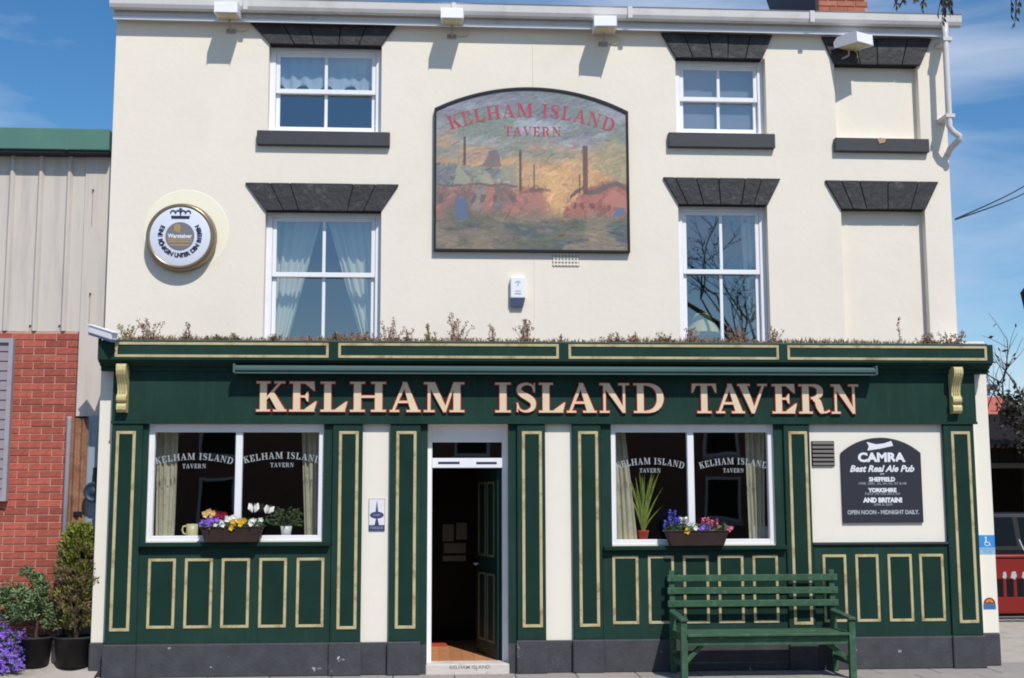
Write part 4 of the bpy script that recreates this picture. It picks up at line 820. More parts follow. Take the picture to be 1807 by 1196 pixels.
m = MB(); m.box(X0, X1, -.012, -.001, z0_, z1_); m.build('backing', BLACKM, pq)
for k in range(6): zk = z0_ + (z1_ - z0_) * (k + .5) / 6; m = MB(); m.add([(X0 + .006, -.028, zk - .012), (X1 - .006, -.028, zk - .012), (X1 - .006, -.0125, zk + .016), (X0 + .006, -.0125, zk + .016), (X0 + .006, -.025, zk - .016), (X1 - .006, -.025, zk - .016)], [(0, 1, 2, 3), (0, 4, 5, 1)]); m.build('slat', mat('vent_slat%d' % k, S(54, 52, 54), .5, .4) if k == 0 else MATS['vent_slat0'], pq)
# ---- small plaque left of the door
X0, X1 = ax(651, 908, -.01), ax(679, 908, -.01); z0_, z1_ = az(665, 936.5, -.01), az(665, 880, -.01); Wq, Hq, xm = X1 - X0, z1_ - z0_, (X0 + X1) / 2
pl = thing('wall_plaque', 'small white and navy plaque with pointed cask emblem left of the door', 'plaque', (xm, 0, z0_))
m = MB(); m.box(X0, X1, -.009, -.0005, z0_, z1_); m.build('plate', PLAQW, pl, bevel=.002)
m = MB(); m.flat([(X0, z0_), (X1, z0_), (X1, z0_ + .18 * Hq), (X0, z0_ + .18 * Hq)], -.0095)
m.flat([(xm - .15 * Wq, z0_ + .17 * Hq), (xm + .15 * Wq, z0_ + .17 * Hq), (xm + .04 * Wq, z0_ + .40 * Hq), (xm - .04 * Wq, z0_ + .40 * Hq)], -.0098); m.flat([(xm - .09 * Wq, z0_ + .55 * Hq), (xm + .09 * Wq, z0_ + .55 * Hq), (xm + .01 * Wq, z0_ + .93 * Hq), (xm - .01 * Wq, z0_ + .93 * Hq)], -.0098)
q = [(xm + .44 * Wq * math.cos(R(a)), z0_ + .49 * Hq + .11 * Hq * math.sin(R(a))) for a in range(0, 360, 20)]; m.flat(q, -.0101)
m.frame(X0 - .001, X1 + .001, z0_ - .001, z1_ + .001, .003, -.0105, -.0092); m.build('emblem', PLAQNAVY, pl)
m = MB(); sans(m, 'CASK', xm, z0_ + .465 * Hq, .03, -.0106); sans(m, 'MARQUE', xm, z0_ + .06 * Hq, .032, -.0102, width=Wq * .8); m.build('print', PRINTG, pl)
# ---- signs on the right pier
Yq = .09
X0, X1 = ax(1728, 958, Yq), ax(1755, 958, Yq); z0_, z1_ = az(1741, 977, Yq), az(1741, 944, Yq)
ds = thing('access_sign', 'small blue wheelchair access sign on the white corner pier', 'sign', ((X0 + X1) / 2, Yq, z0_)); xm = (X0 + X1) / 2; Hq = z1_ - z0_
m = MB(); m.box(X0, X1, Yq - .006, Yq, z0_ + .34 * Hq, z1_); m.build('plate', SIGNBLUE, ds); m = MB(); m.box(X0, X1, Yq - .0055, Yq, z0_, z0_ + .335 * Hq); m.build('text_plate', mat('pale_blue_plate', S(150, 190, 220), .5, .3), ds)
m = MB(); zc = z0_ + .62 * Hq; y = Yq - .0066; disc(m, xm + .0, zc - .012, .022, .029, y, 0, 110, 370, 16); disc(m, xm - .012, zc + .048, 0, .010, y, 0, 0, 360, 10); m.flat([(xm - .017, zc - .005), (xm - .007, zc - .005), (xm - .005, zc + .034), (xm - .018, zc + .034)], y - .0002); m.flat([(xm - .012, zc - .004), (xm + .022, zc - .004), (xm + .022, zc + .004), (xm - .012, zc + .004)], y - .0004); m.flat([(xm + .016, zc), (xm + .024, zc), (xm + .036, zc - .034), (xm + .028, zc - .036)], y - .0006); m.build('wheelchair_symbol', PRINTW, ds)
m = MB(); sans(m, 'DISABLED ACCESS', xm, z0_ + .19 * Hq, .026, Yq - .0062, width=(X1 - X0) * .86); sans(m, 'AVAILABLE', xm, z0_ + .06 * Hq, .024, Yq - .0062, width=(X1 - X0) * .6); m.build('print', SIGNBLUE, ds)
xm, zc = at(1746, 1065, Yq); st = thing('round_sticker', 'small orange and blue round sticker low on white corner pier', 'sticker', (xm, Yq, zc - .05))
m = MB(); disc(m, xm, zc, 0, .062, Yq - .003, 0, 0, 180, 20); m.build('top', MAROON, st); m = MB(); disc(m, xm, zc + .002, .018, .046, Yq - .0036, 0, 15, 165, 12); m.build('arch', ORANGE, st); m = MB(); m.box(xm - .065, xm + .065, Yq - .0045, Yq - .001, zc - .055, zc - .004); m.build('band', DKBLUE, st)
# ---- curtains and things behind the windows
def curtain(name, label, x0t, x1t, x0b, x1b, z0, z1, Y, folds, amp, mt_, pinch=None, wav=0.0):
    m = MB(); nx, nz_ = folds * 8, 16
    vs = []
    for j in range(nz_ + 1):
        t = j / nz_; z = z1 + (z0 - z1) * t; e = t if pinch is None else (1 - (1 - min(1, t / pinch)) ** 1.6)
        for i in range(nx + 1):
            s_ = i / nx; a = x0t + (x0b - x0t) * e; b = x1t + (x1b - x1t) * e
            zz = z + (wav * math.sin(s_ * folds * math.pi) if j == nz_ else 0)
            vs.append((a + (b - a) * s_, Y + amp * (1 + .5 * math.sin(9 * s_ + 2 * t + x0t)) * math.sin(s_ * folds * 2 * math.pi + .9 * math.sin(3 * t + 5 * s_) + .8 * math.sin(11 * s_ + x0t)), zz))
    m.add(vs, [(j * (nx + 1) + i, j * (nx + 1) + i + 1, (j + 1) * (nx + 1) + i + 1, (j + 1) * (nx + 1) + i) for j in range(nz_) for i in range(nx)])
    return tag(m.build(name, mt_, smooth=True), label, 'curtain', 'curtains')
cw = lambda px, py: ax(px, py, YB)
curtain('curtain', 'pale curtain drawn to the left in the lower left upstairs window', cw(470, 390), cw(566, 390), cw(470, 600), cw(500, 600), 3.25, 4.72, YB + .05, 7, .022, CURT)
curtain('curtain', 'pale curtain drawn to the right in the lower left upstairs window', cw(578, 390), cw(668, 390), cw(645, 600), cw(668, 600), 3.25, 4.72, YB + .05, 6, .022, CURT)
curtain('net_curtain', 'short scalloped net curtain across top half of upper left window', UL[0] + .02, UL[1] - .02, UL[0] + .02, UL[1] - .02, 6.15, 6.55, .515, 9, .010, NET, wav=.05)
curtain('curtain', 'half hidden curtain at right side of lower right upstairs window', cw(1308, 390), cw(1350, 390), cw(1325, 600), cw(1352, 600), 3.25, 4.84, YB + .05, 4, .02, CURT)
m = MB(); m.box(UR[0] + .03, UR[1] - .03, .515, .525, 5.66, 6.49); tag(m.build('roller_blind', mat('grey_blind', S(150, 156, 164), .9, .1, .05)), 'plain grey roller blind filling the upper right window', 'blind')
lx, lz = at(1239, 588, YB + .3); lm = thing('table_lamp', 'table lamp with cream shade in lower right upstairs window', 'lamp', (lx, YB + .3, lz - .1))
m = MB(); m.lathe((lx, YB + .3, lz), [(.19, 0), (.17, .06), (.10, .17), (.07, .22)], 20); m.build('shade', SHADE, lm, smooth=True); m = MB(); m.lathe((lx, YB + .3, lz - .35), [(.08, 0), (.08, .03), (.03, .08), (.04, .2), (.015, .36)], 12); m.build('base', BADGEGOLD, lm, smooth=True)
cd = lambda px, py: ax(px, py, .2)
m_ = .17
curtain('curtain', 'pale curtain at left side of left ground floor window', cd(275, 770), cd(313, 770), cd(272, 950), cd(304, 950), 1.30, 2.44, .26, 4, .016, CURTG)
curtain('curtain', 'patterned curtain at right side of left ground floor window', cd(531, 770), cd(566, 770), cd(537, 950), cd(566, 950), 1.30, 2.44, .26, 4, .016, CURTG)
curtain('curtain', 'slanting pale curtain at left side of right ground floor window', cd(1084, 770), cd(1104, 770), cd(1084, 950), cd(1128, 950), 1.24, 2.44, .26, 4, .016, CURTG)
curtain('curtain', 'patterned curtain at right side of right ground floor window', cd(1317, 770), cd(1352, 770), cd(1325, 950), cd(1354, 950), 1.24, 2.44, .26, 4, .016, CURTG)
for w_, lab in ((WL, ''), (WR, '')):
    MB().box(w_[0] - .05, w_[1] + .05, .242, .50, w_[2] - .03, w_[2] + .035).build('window_board', WHITE, pub, bevel=.004)
def potz(w_): return w_[2] + .036
yI = .32
x, _ = at(339, 935, yI); z = potz(WL); mg = thing('mug', 'cream mug with handle on left ground floor window ledge', 'mug', (x, yI, z))
m = MB(); m.lathe((x, yI, z), [(0, 0), (.05, 0), (.058, .01), (.058, .125), (.052, .125), (.052, .012), (0, .012)], 20); m.build('cup', MUGC, mg, smooth=True); m = MB(); m.tube([(x - .056, yI, z + .105), (x - .09, yI, z + .1), (x - .1, yI, z + .065), (x - .085, yI, z + .03), (x - .056, yI, z + .022)], .009, 8); m.build('handle', MUGC, mg, smooth=True)
x, _ = at(505, 935, yI); hp = thing('herb_pot', 'bushy green herb in small white pot behind left window', 'potted plant', (x, yI, z))
m = MB(); m.lathe((x, yI, z), [(0, 0), (.045, 0), (.06, .1), (.05, .1), (.04, .02)], 16); m.build('pot', WHITE, hp, smooth=True)
m = MB()
for k in range(420):
    a, e = random.uniform(0, 6.28), random.uniform(-.1, 1.4); rr_ = random.uniform(.02, .2); c = Vector((x + rr_ * math.cos(a) * math.cos(e) * 1.1, yI + .03 + rr_ * .45 * math.sin(a), z + .11 + rr_ * .9 * math.sin(e))); m.leaf(c, (math.cos(a), math.sin(a) * .5, random.uniform(-.3, .8)), .045, .011)
m.build('foliage', LEAFH, hp)
x, _ = at(551, 935, yI); m = MB(); m.box(x - .06, x + .06, yI - .02, yI - .012, z, z + .15); m.box(x - .05, x + .05, yI - .0215, yI - .0203, z + .01, z + .14); tag(m.build('greeting_card', CARD), 'small patterned card standing in right corner of left window', 'card')
x, _ = at(1135, 940, yI); z = potz(WR); sp_ = thing('strap_leaf_plant', 'tall strap leaved plant in small red pot behind right window', 'potted plant', (x, yI, z))
m = MB(); m.lathe((x, yI, z), [(0, 0), (.042, 0), (.058, .085), (.062, .085), (.062, .1), (.05, .1), (.04, .02)], 16); m.build('pot', REDPOT, sp_, smooth=True)
m = MB()
for k in range(34):
    a = random.uniform(0, 6.28); ln = random.uniform(.3, .75); sp0 = random.uniform(.03, .24); pts = []
    if k == 0: ln, a, sp0 = .72, 3.0, .16
    if k == 1: ln, a, sp0 = .70, .2, .10
    for t in range(6): tt = t / 5; pts.append(Vector((x + math.cos(a) * sp0 * tt ** 1.3, yI + math.sin(a) * sp0 * .3 * tt, z + .08 + ln * (tt - .12 * tt * tt))))
    for t in range(5):
        w0, w1 = .013 * (1 - (t / 5) ** 2), .013 * (1 - ((t + 1) / 5) ** 2); u = Vector((1, .2, 0)); m.add([pts[t] - u * w0, pts[t] + u * w0, pts[t + 1] + u * w1, pts[t + 1] - u * w1], [(0, 1, 2, 3)])
m.build('leaves', LEAFP, sp_)
x, _ = at(1340, 935, yI); m = MB(); m.box(x - .085, x + .085, yI - .06, yI + .04, z, z + .11); m.box(x - .088, x + .088, yI - .063, yI + .043, z + .1105, z + .135); tag(m.build('small_box', CARD, bevel=.003), 'small pale box at right corner of right ground floor window', 'box')
for k, (px, py, r_) in enumerate(((840, 0, 0),)): pass
# bottles and table glints deep in the bar are left to the dark room
# ---- flower troughs on the outer sills
def trough(px0, px1, zt0, kind, label):
    Y = -.12; x0, x1 = ax(px0, 940, Y), ax(px1, 940, Y); z0_ = zt0 - .012; xm = (x0 + x1) / 2; hh = .15
    t = thing('flower_trough', label, 'flower trough', (xm, Y, z0_), 'flower troughs on the outer sills')
    m = MB(); prof = [(x0 + .05, 0), (x1 - .05, 0), (x1, hh), (x0, hh)]
    m.add([(x0 + .05, -.165, z0_), (x1 - .05, -.165, z0_), (x1 - .05, -.05, z0_), (x0 + .05, -.05, z0_), (x0, -.185, z0_ + hh), (x1, -.185, z0_ + hh), (x1, -.035, z0_ + hh), (x0, -.035, z0_ + hh)], [(0, 1, 5, 4), (1, 2, 6, 5), (2, 3, 7, 6), (3, 0, 4, 7), (3, 2, 1, 0)]); m.build('basket', BASKET, t, bevel=.006)
    m = MB(); m.tube([(x0, -.185, z0_ + hh), (x1, -.185, z0_ + hh), (x1, -.035, z0_ + hh), (x0, -.035, z0_ + hh), (x0, -.185, z0_ + hh)], .008, 6); m.build('rim', BASKET, t)
    m = MB(); m.box(x0 + .012, x1 - .012, -.175, -.045, z0_ + hh - .03, z0_ + hh - .012); m.build('soil', SOIL, t)
    m = MB()
    for k in range(700):
        px = random.uniform(x0 + .01, x1 - .01); py = random.uniform(-.18, -.04); m.leaf((px, py, z0_ + hh - .015 + random.uniform(0, .06)), (random.uniform(-1, 1), random.uniform(-1, .6), random.uniform(-.2, 1)), random.uniform(.03, .055), .011)
    m.build('leaves', LEAFH, t)
    def blossom(m, c, r, mi):
        for k in range(5):
            a = k * 1.257 + random.uniform(-.2, .2); d = Vector((math.cos(a), -.35, math.sin(a))); m.leaf(Vector(c), d, r * 1.25, r * .55, mi, Vector((0, 1, .15)))
    def hyacinth(m, x, y, z, h, mi):
        for k in range(90): a = random.uniform(0, 6.28); tt = random.random(); rr_ = .028 * (1 - .5 * tt); m.leaf((x + rr_ * math.cos(a), y + rr_ * math.sin(a), z + h * tt), (math.cos(a), math.sin(a), random.uniform(-.4, .7)), .03, .009, mi)
    cols = [PURPLE, PWHITE, YEL, PRED, APRI, LILAC, PINK]
    m = MB(); W = x1 - x0
    if kind == 0:
        spec = [(0, .10, .09, 20), (1, .34, .10, 34), (2, .62, .10, 26), (1, .88, .10, 26), (3, .32, .17, 10), (4, .13, .19, 12), (0, .18, .12, 12), (2, .55, .06, 10), (1, .5, .13, 12)]
        for mi, u, v, cnt in spec:
            for k in range(cnt): blossom(m, (x0 + W * (u + random.uniform(-.10, .10)), random.uniform(-.19, -.09), z0_ + hh + v - .06 + random.uniform(-.025, .03)), random.uniform(.016, .026), mi)
        for u, v, s_, ang in ((.84, .20, 1.0, 0), (1.06, .19, .9, .45)):
            bx_, bz_ = x0 + W * u, z0_ + hh + v - .05
            for k in range(9): a = k * .7; m.leaf((bx_ + .016 * math.cos(a), -.12 + .016 * math.sin(a), bz_ - .01), (math.cos(a) * .34 + math.sin(ang), math.sin(a) * .34, 1), .10 * s_, .026 * s_, 1, Vector((-math.sin(a), math.cos(a), 0)))
    else:
        for mi, u, v, h in ((5, .05, .05, .12), (5, .12, .14, .13), (5, .20, .10, .10), (1, .30, .11, .09), (6, .66, .08, .10), (6, .78, .06, .11), (6, .92, .01, .05), (1, .40, .06, .08), (5, .16, .02, .09)): hyacinth(m, x0 + W * u, random.uniform(-.15, -.08), z0_ + hh + v - .06, h, mi)
        for mi, u, v, cnt in ((2, .28, .03, 12), (0, .60, .03, 14), (1, .45, .03, 8), (6, .95, .03, 10), (1, .75, .02, 6), (5, .62, .05, 8)):
            for k in range(cnt): blossom(m, (x0 + W * (u + random.uniform(-.10, .10)), random.uniform(-.19, -.09), z0_ + hh + v - .02 + random.uniform(-.025, .03)), random.uniform(.014, .024), mi)
    m.build('flowers', cols, t)
trough(354, 464, WL[2], 0, 'brown flower trough with yellow and white pansies and white tulips')
trough(1174, 1284, WR[2], 1, 'brown flower trough with blue and pink hyacinths on right sill')
# ---- weeds on the cornice
def weed(px, hgt, spread, kind, label):
    Y = -.08; X = ax(px, 600, Y); z = 3.306; t = thing('weed_plant', label, 'weed', (X, Y, z), 'weeds growing on top of the cornice')
    st_, lf = MB(), MB(); hgt *= 1.22; spread *= 1.25; ns = max(2, int(spread * 85))
    for k in range(ns):
        a = random.uniform(0, 6.28); h = hgt * random.uniform(.35, 1); r_ = spread * random.uniform(.1, 1) * .6; b0 = Vector((X + random.uniform(-.4, .4) * spread, Y + random.uniform(-.06, .06), z - .006)); pts = [b0]
        for q in range(1, 5): tq = q / 4; pts.append(b0 + Vector((math.cos(a) * r_ * tq ** 1.5 + random.uniform(-.008, .008), math.sin(a) * .06 * tq, h * tq)))
        st_.tube(pts, [.0032, .0028, .0024, .002, .0015], 4)
        for q in range(int(8 + 60 * h)):
            tq = random.uniform(.12, 1); i = min(3, int(tq * 4)); c = pts[i].lerp(pts[i + 1], tq * 4 - i); lf.leaf(c, (random.uniform(-1, 1), random.uniform(-1, 1), random.uniform(-.2, 1)), random.uniform(.016, .034), random.uniform(.003, .007))
        for q in range(10): lf.leaf(pts[-1] + Vector((random.uniform(-.012, .012), random.uniform(-.01, .01), random.uniform(-.03, .015))), (random.uniform(-1, 1), random.uniform(-1, 1), random.uniform(0, 1)), .02, .006)
    for q in range(int(spread * 500)): lf.leaf((X + random.gauss(0, .45) * spread, Y + random.uniform(-.07, .07), z + random.uniform(-.004, .03)), (random.uniform(-1, 1), random.uniform(-1, 1), random.uniform(0, .8)), .032, .009)
    st_.build('stems', TWIG, t); lf.build('leaves', [WEEDR, WEEDG][kind], t)
for a in ((225, .15, .12, 1, 'bushy olive weed on the cornice right beside the security camera'), (262, .19, .13, 0, 'bushy reddish weed on the cornice below the round beer sign'), (330, .17, .06, 0, 'thin upright dry weed on cornice, right of the round beer sign'),
          (388, .05, .10, 1, 'flat mossy weed on the cornice well left of the curtained window'), (418, .06, .07, 1, 'low olive weed on the cornice just left of the curtained window'), (484, .06, .08, 0, 'low reddish weed at left foot of the curtained window'),
          (600, .08, .09, 0, 'small reddish weed in front of curtained window, middle of its right pane'), (640, .10, .13, 0, 'spreading reddish weed at right foot of the curtained window'), (690, .21, .13, 0, 'tall bushy reddish weed just right of the curtained window'),
          (722, .11, .05, 0, 'short upright weed between the curtained window and the pub sign'), (760, .15, .07, 1, 'thin olive weed on cornice below the left corner of pub sign'), (808, .23, .15, 0, 'tallest bushy dry weed on cornice beneath the pub sign'),
          (868, .14, .05, 0, 'slender dry weed on the cornice left of the alarm box'), (930, .19, .14, 0, 'spreading dry weed on the cornice just right of alarm box'), (990, .13, .012, 0, 'single bare stalk on the cornice right of the alarm box'),
          (1085, .09, .12, 0, 'low dry weed on the cornice under the right part of pub sign'), (1120, .08, .08, 0, 'low dry weed on the cornice right of the pub sign'), (1170, .09, .11, 1, 'yellowish weed on cornice just left of lower right window'),
          (1222, .12, .11, 0, 'reddish weed on cornice in front of the table lamp'), (1306, .16, .16, 0, 'wide reddish weed at right half of the lower right window'), (1365, .13, .09, 0, 'reddish weed just right of the lower right upstairs window'),
          (1590, .26, .015, 0, 'single tall thin stalk in front of the lower blocked window'), (1640, .09, .14, 0, 'brown trailing weed under right edge of the lower blocked window'), (1682, .12, .16, 0, 'brown trailing weed at the right end of the cornice')): weed(*a)
random.seed(91); fr_ = MB(); X = CX0 + .2
while X < CX1 - .3:
    dens = .35 + .65 * abs(math.sin(X * 1.9) * math.cos(X * .7 + 1))
    for k in range(int(18 * dens)):
        b0 = Vector((X + random.uniform(-.05, .05), random.uniform(-.16, .04), 3.303)); h = random.uniform(.012, .04 + .075 * dens * random.random()); fr_.leaf(b0, (random.uniform(-.7, .7), random.uniform(-.5, .3), 1), h, random.uniform(.003, .008), random.choice((0, 1, 1, 2)))
    X += .022
tag(fr_.build('moss_fringe', [WEEDR, WEEDG, TWIG]), 'low dry moss and grass growing along the top of the cornice', 'moss', kind='stuff')

# ================================================================== BENCH
def bench():
    yb, yf = -.18, -.665; xl, xr = ax(1176, 1040, yb), ax(1475, 1040, yb); xfl, xfr = ax(1210, 1150, yf), ax(1511, 1150, yf); xl, xr = (xl + xfl) / 2, (xr + xfr) / 2; xl -= .005
    b = thing('park_bench', 'green painted slatted wooden bench in front of the right bay', 'bench', ((xl + xr) / 2, (yb + yf) / 2, 0)); lean = .03
    for x in (xl + .03, xr - .03):
        m = MB(); m.bar((x, yb + .05, 0), (x, yb + .05, .46), .06, .06, up=(0, 1, 0)); m.bar((x, yb + .05, .455), (x, yb + lean + .06, 1.0), .055, .05, up=(0, 1, 0)); m.build('rear_leg', BENCHG, b, bevel=.004)
        m = MB(); m.bar((x, yf, 0), (x, yf, .549), .062, .062, up=(0, 1, 0)); m.build('front_leg', BENCHG, b, bevel=.004)
        m = MB(); m.bar((x, yf - .05, .565), (x, yb + .075, .595), .075, .03); m.build('armrest', BENCHG, b, bevel=.006)
        m = MB(); m.bar((x, yf + .02, .40), (x, yb + .05, .385), .045, .07); m.build('side_rail', BENCHG, b, bevel=.003)
        m = MB(); s_ = 1 if x < (xl + xr) / 2 else -1; m.bar((x + s_ * .02, yf + .03, .17), (x + s_ * .30, yf + .16, .40), .035, .04); m.build('brace', BENCHG, b, bevel=.003)
        m = MB(); m.bar((x, yf + .03, .15), (x, yb + .05, .15), .04, .05); m.build('stretcher', BENCHG, b, bevel=.003)
    for k, z in enumerate((.675, .80, .925)):
        y = yb + .055 + lean * (z - .455) / .545 - .042; sag = random.uniform(-.003, .003)
        m = MB(); m.bar((xl - .02, y, z + sag), (xr + .02, y, z - sag), .022, .066); sl_ = m.build('back_slat', BENCHG, b, bevel=.005)
        for x in (xl + .03, xr - .03): m = MB(); m.lathe((x, y - .0115, z), [(0, -.006), (.009, -.005), (.011, 0)], 8, axis='y'); m.build('bolt', BENCHG, sl_)
    for k in range(5):
        y = yf - .015 + k * .1; m = MB(); m.bar((xl + .06, y, .422), (xr - .06, y, .422 + random.uniform(-.003, .003)), .085, .026); m.build('seat_slat', BENCHG, b, bevel=.005)
    m = MB(); m.bar((xl + .06, yf + .01, .362), (xr - .06, yf + .01, .362), .025, .08); m.build('front_apron', BENCHG, b, bevel=.003)
bench()

# ================================================================== LEFT: WAREHOUSE, POTS
YBK = .47
wh = thing('warehouse', 'beige metal clad warehouse with green roof trim and red brick base', 'building', (-6.0, YBK, 0))
bxr = ax(135, 660, YBK); bzt = 3.47; bxl = -8.5
m = MB(); m.box(bxl, bxr - .004, YBK + .008, YBK + .3, 0, bzt - .004); bw = m.build('brick_wall', MORTAR, wh)
bm_ = MB(); bm_.box(0, .215, 0, .06, 0, .065); _b = None; cnt = 0
z = .0; k = 0
while z < bzt - .06:
    x = bxr - .215 - (0 if k % 2 else .1125)
    xe = ax(0, 900, YBK) - .25
    if k % 2 == 0:
        o = None
        if _b is None: _b = bm_.build('brick', BRICK, bw, bevel=.003, raw=True); o = _b
        else: o = _b.copy(); COL.objects.link(o); o.parent = bw
        o.location = Vector((bxr - .1025, YBK + random.uniform(-.002, .002), z + .004)) - LOC['warehouse']; o.scale = (.1025 / .215, 1, 1)
    while x > xe:
        o = _b.copy() if _b else None; COL.objects.link(o); o.parent = bw; o.location = Vector((x, YBK + random.uniform(-.002, .002), z + .004 + random.uniform(-.001, .001))) - LOC['warehouse']; o.scale = (1, 1, 1); x -= .225; cnt += 1
    z += .075; k += 1
# beyond the frame the same wall goes on as one sheet of bricks
m = MB(); z = 0; k = 0
while z < bzt - .06:
    x = bxl + (.1125 if k % 2 else 0)
    while x + .215 < xe + .0: m.box(x, x + .215, YBK, YBK + .05, z + .004, z + .069); x += .225
    z += .075; k += 1
tag(m.build('bricks_further_left', BRICK, bw), kind='stuff')
# cladding sheets with trapezoid ribs
YC = YBK + .02; cz0, cz1 = bzt, az(100, 262, YC) + .03
ribs = [ax(p, 420, YC) for p in (16, 67, 118)]; step_ = ribs[1] - ribs[0]
def sheet(x0, x1, first=False):
    prof = [(x0, 0), (x1 - .07, 0), (x1 - .045, -.035), (x1 - .02, -.035), (x1 + .002, 0)]
    m = MB()
    for i in range(4): (a, ya), (b, yb) = prof[i], prof[i + 1]; m.add([(a, YC + ya, cz0), (b, YC + yb, cz0), (b, YC + yb, cz1), (a, YC + ya, cz1)], [(0, 1, 2, 3)])
    return m.build('cladding_sheet', CLAD, wh)
x = ribs[2] + .02
for k in range(-1, 12):
    x1 = ribs[2] + .04 - k * step_ if k >= 0 else None
    if x1: sheet(x1 - step_, x1)
fx0, fx1 = ribs[2] + .042, XL - .02
m = MB(); m.box(fx0, ax(147, 420, YC), YC, YC + .02, cz0, cz1); m.build('cladding_sheet', CLAD, wh)
m = MB(); m.box(ax(147, 420, YC) + .002, XL - .03, YC - .02, YC + .2, 2.58, cz1); fl_ = m.build('corner_flashing', CLAD, wh, bevel=.004)
m = MB(); m.box(bxl, XL - .04, YC + .31, YC + .5, 0, cz1); m.build('inner_wall', CLAD, wh)
for (px, py, run) in ((164, 335, 60), (159, 518, 55), (51, 574, 14), (103, 574, 16)):
    X, Z = at(px, py, YC - .04); yy = YC - .034 if px > 140 else YC - .002
    m = MB(); m.lathe((X, yy, Z), [(0, -.012), (.009, -.01), (.012, 0)], 8, axis='y'); m.build('bolt', RUSTSPOT, wh); m = MB(); m.prism([(X - .004, Z - .01), (X + .004, Z - .01), (X + .003, Z - run * .0062), (X - .003, Z - run * .0062)], yy - .0012, yy - .0004); m.build('rust_run', RUSTRUN, wh)
tz0, tz1 = az(100, 263, YC - .2), az(100, 225, YC - .2)
m = MB(); m.box(bxl, XL - .03, YC - .19, YC + .6, tz0, tz1); m.build('roof_trim', TRIMG, wh, bevel=.008)
m = MB(); m.box(bxl, XL - .035, YC - .17, YC + .1, tz0 - .03, tz0 - .001); m.build('trim_lip', BLACKM, wh)
xj = ax(118, 245, YC - .2); m = MB(); m.box(xj - .02, xj + .02, YC - .194, YC - .1905, tz0, tz1 - .03); m.build('trim_joint', TRIMG, wh)
m = MB(); m.add([(bxl, YC, tz1 - .02), (XL - .04, YC, tz1 - .02), (XL - .04, 20, tz1 + .9), (bxl, 20, tz1 + .9)], [(0, 1, 2, 3)]); m.build('roof', GREYMET, wh)
# louvred vent at the left edge
Yv = YBK - .06; vx1 = ax(18, 740, Yv); vx0 = vx1 - .75; vz0, vz1 = az(10, 884, Yv), az(10, 597, Yv)
lv = thing('wall_louvre', 'grey framed louvre panel on the brick wall at left edge', 'louvre', ((vx0 + vx1) / 2, YBK, vz0))
m = MB(); m.frame(vx0, vx1, vz0, vz1, .045, Yv - .02, YBK - .002); m.build('frame', GREYMET, lv)
for k in range(16): zk = vz0 + .03 + (vz1 - vz0 - .06) * (k + .5) / 16; hh = (vz1 - vz0 - .06) / 32; m = MB(); m.add([(vx0 + .03, Yv, zk - hh), (vx1 - .03, Yv, zk - hh), (vx1 - .03, Yv + .012, zk + hh), (vx0 + .03, Yv + .012, zk + hh)], [(0, 1, 2, 3)]); m.build('slat', LOUV, lv)
# clutter between the buildings
Yj = .40
x = ax(117, 850, Yj); m = MB(); zt = az(117, 735, Yj); m.tube([(x, Yj, 0), (x + .005, Yj, zt - .02), (x + .005, Yj, zt)], .026, 10); tag(m.build('grey_pipe', GREYMET, smooth=True), 'upright grey pipe against the end of the brick wall', 'pipe')
x0, x1 = ax(121, 850, Yj + .03), ax(151, 850, Yj + .03); zt = az(135, 737, Yj)
rs = thing('rusty_sheet', 'rusty brown corrugated iron sheet beside the upright grey pipe', 'metal sheet', ((x0 + x1) / 2, Yj + .03, 0)); m = MB(); n = 20
for i in range(n):
    a, b = x0 + (x1 - x0) * i / n, x0 + (x1 - x0) * (i + 1) / n; f_ = lambda q: Yj + .05 + .014 * math.sin((q - x0) * 90); m.add([(a, f_(a), 0), (b, f_(b), 0), (b, f_(b), zt), (a, f_(a), zt), (a, f_(a) + .004, 0), (b, f_(b) + .004, 0), (b, f_(b) + .004, zt), (a, f_(a) + .004, zt)], [(0, 1, 2, 3), (3, 2, 6, 7)])
m.build('sheet', RUST, rs); m = MB(); zz = az(140, 906, Yj); m.box(x0 + .06, x1 - .02, Yj + .025, Yj + .034, zz - .02, zz + .02); m.build('hole_patch', BLACKM, rs)
x0, x1 = ax(151, 850, Yj + .05), ax(168, 850, Yj + .05); m = MB(); zt2 = az(158, 733, Yj + .05); m.box(x0, x1 + .06, Yj + .06, Yj + .1, 0, zt2); m.box(x0 + .015, x0 + .03, Yj + .053, Yj + .0598, .05, zt2 - .05); tag(m.build('metal_door_panel', BLUEMET, bevel=.004), 'blue grey metal panel squeezed in beside the white pub corner', 'metal panel')
x, z = at(160, 868, .34); hr = thing('hose_reel', 'dark blue hose reel in the gap beside the white pub corner', 'hose reel', (x + .03, .34, z - .12)); m = MB(); m.lathe((x + .03, .34, z), [(0, -.02), (.03, -.02), (.035, -.012), (.075, -.012), (.08, -.02), (.10, -.02), (.105, 0), (.105, .04), (0, .04)], 20, axis='y'); m.build('drum', NAVY, hr, smooth=True); m = MB(); m.box(x + .0, x + .08, .39, .44, z - .05, z + .25); m.build('wall_bracket', BLACKM, hr)
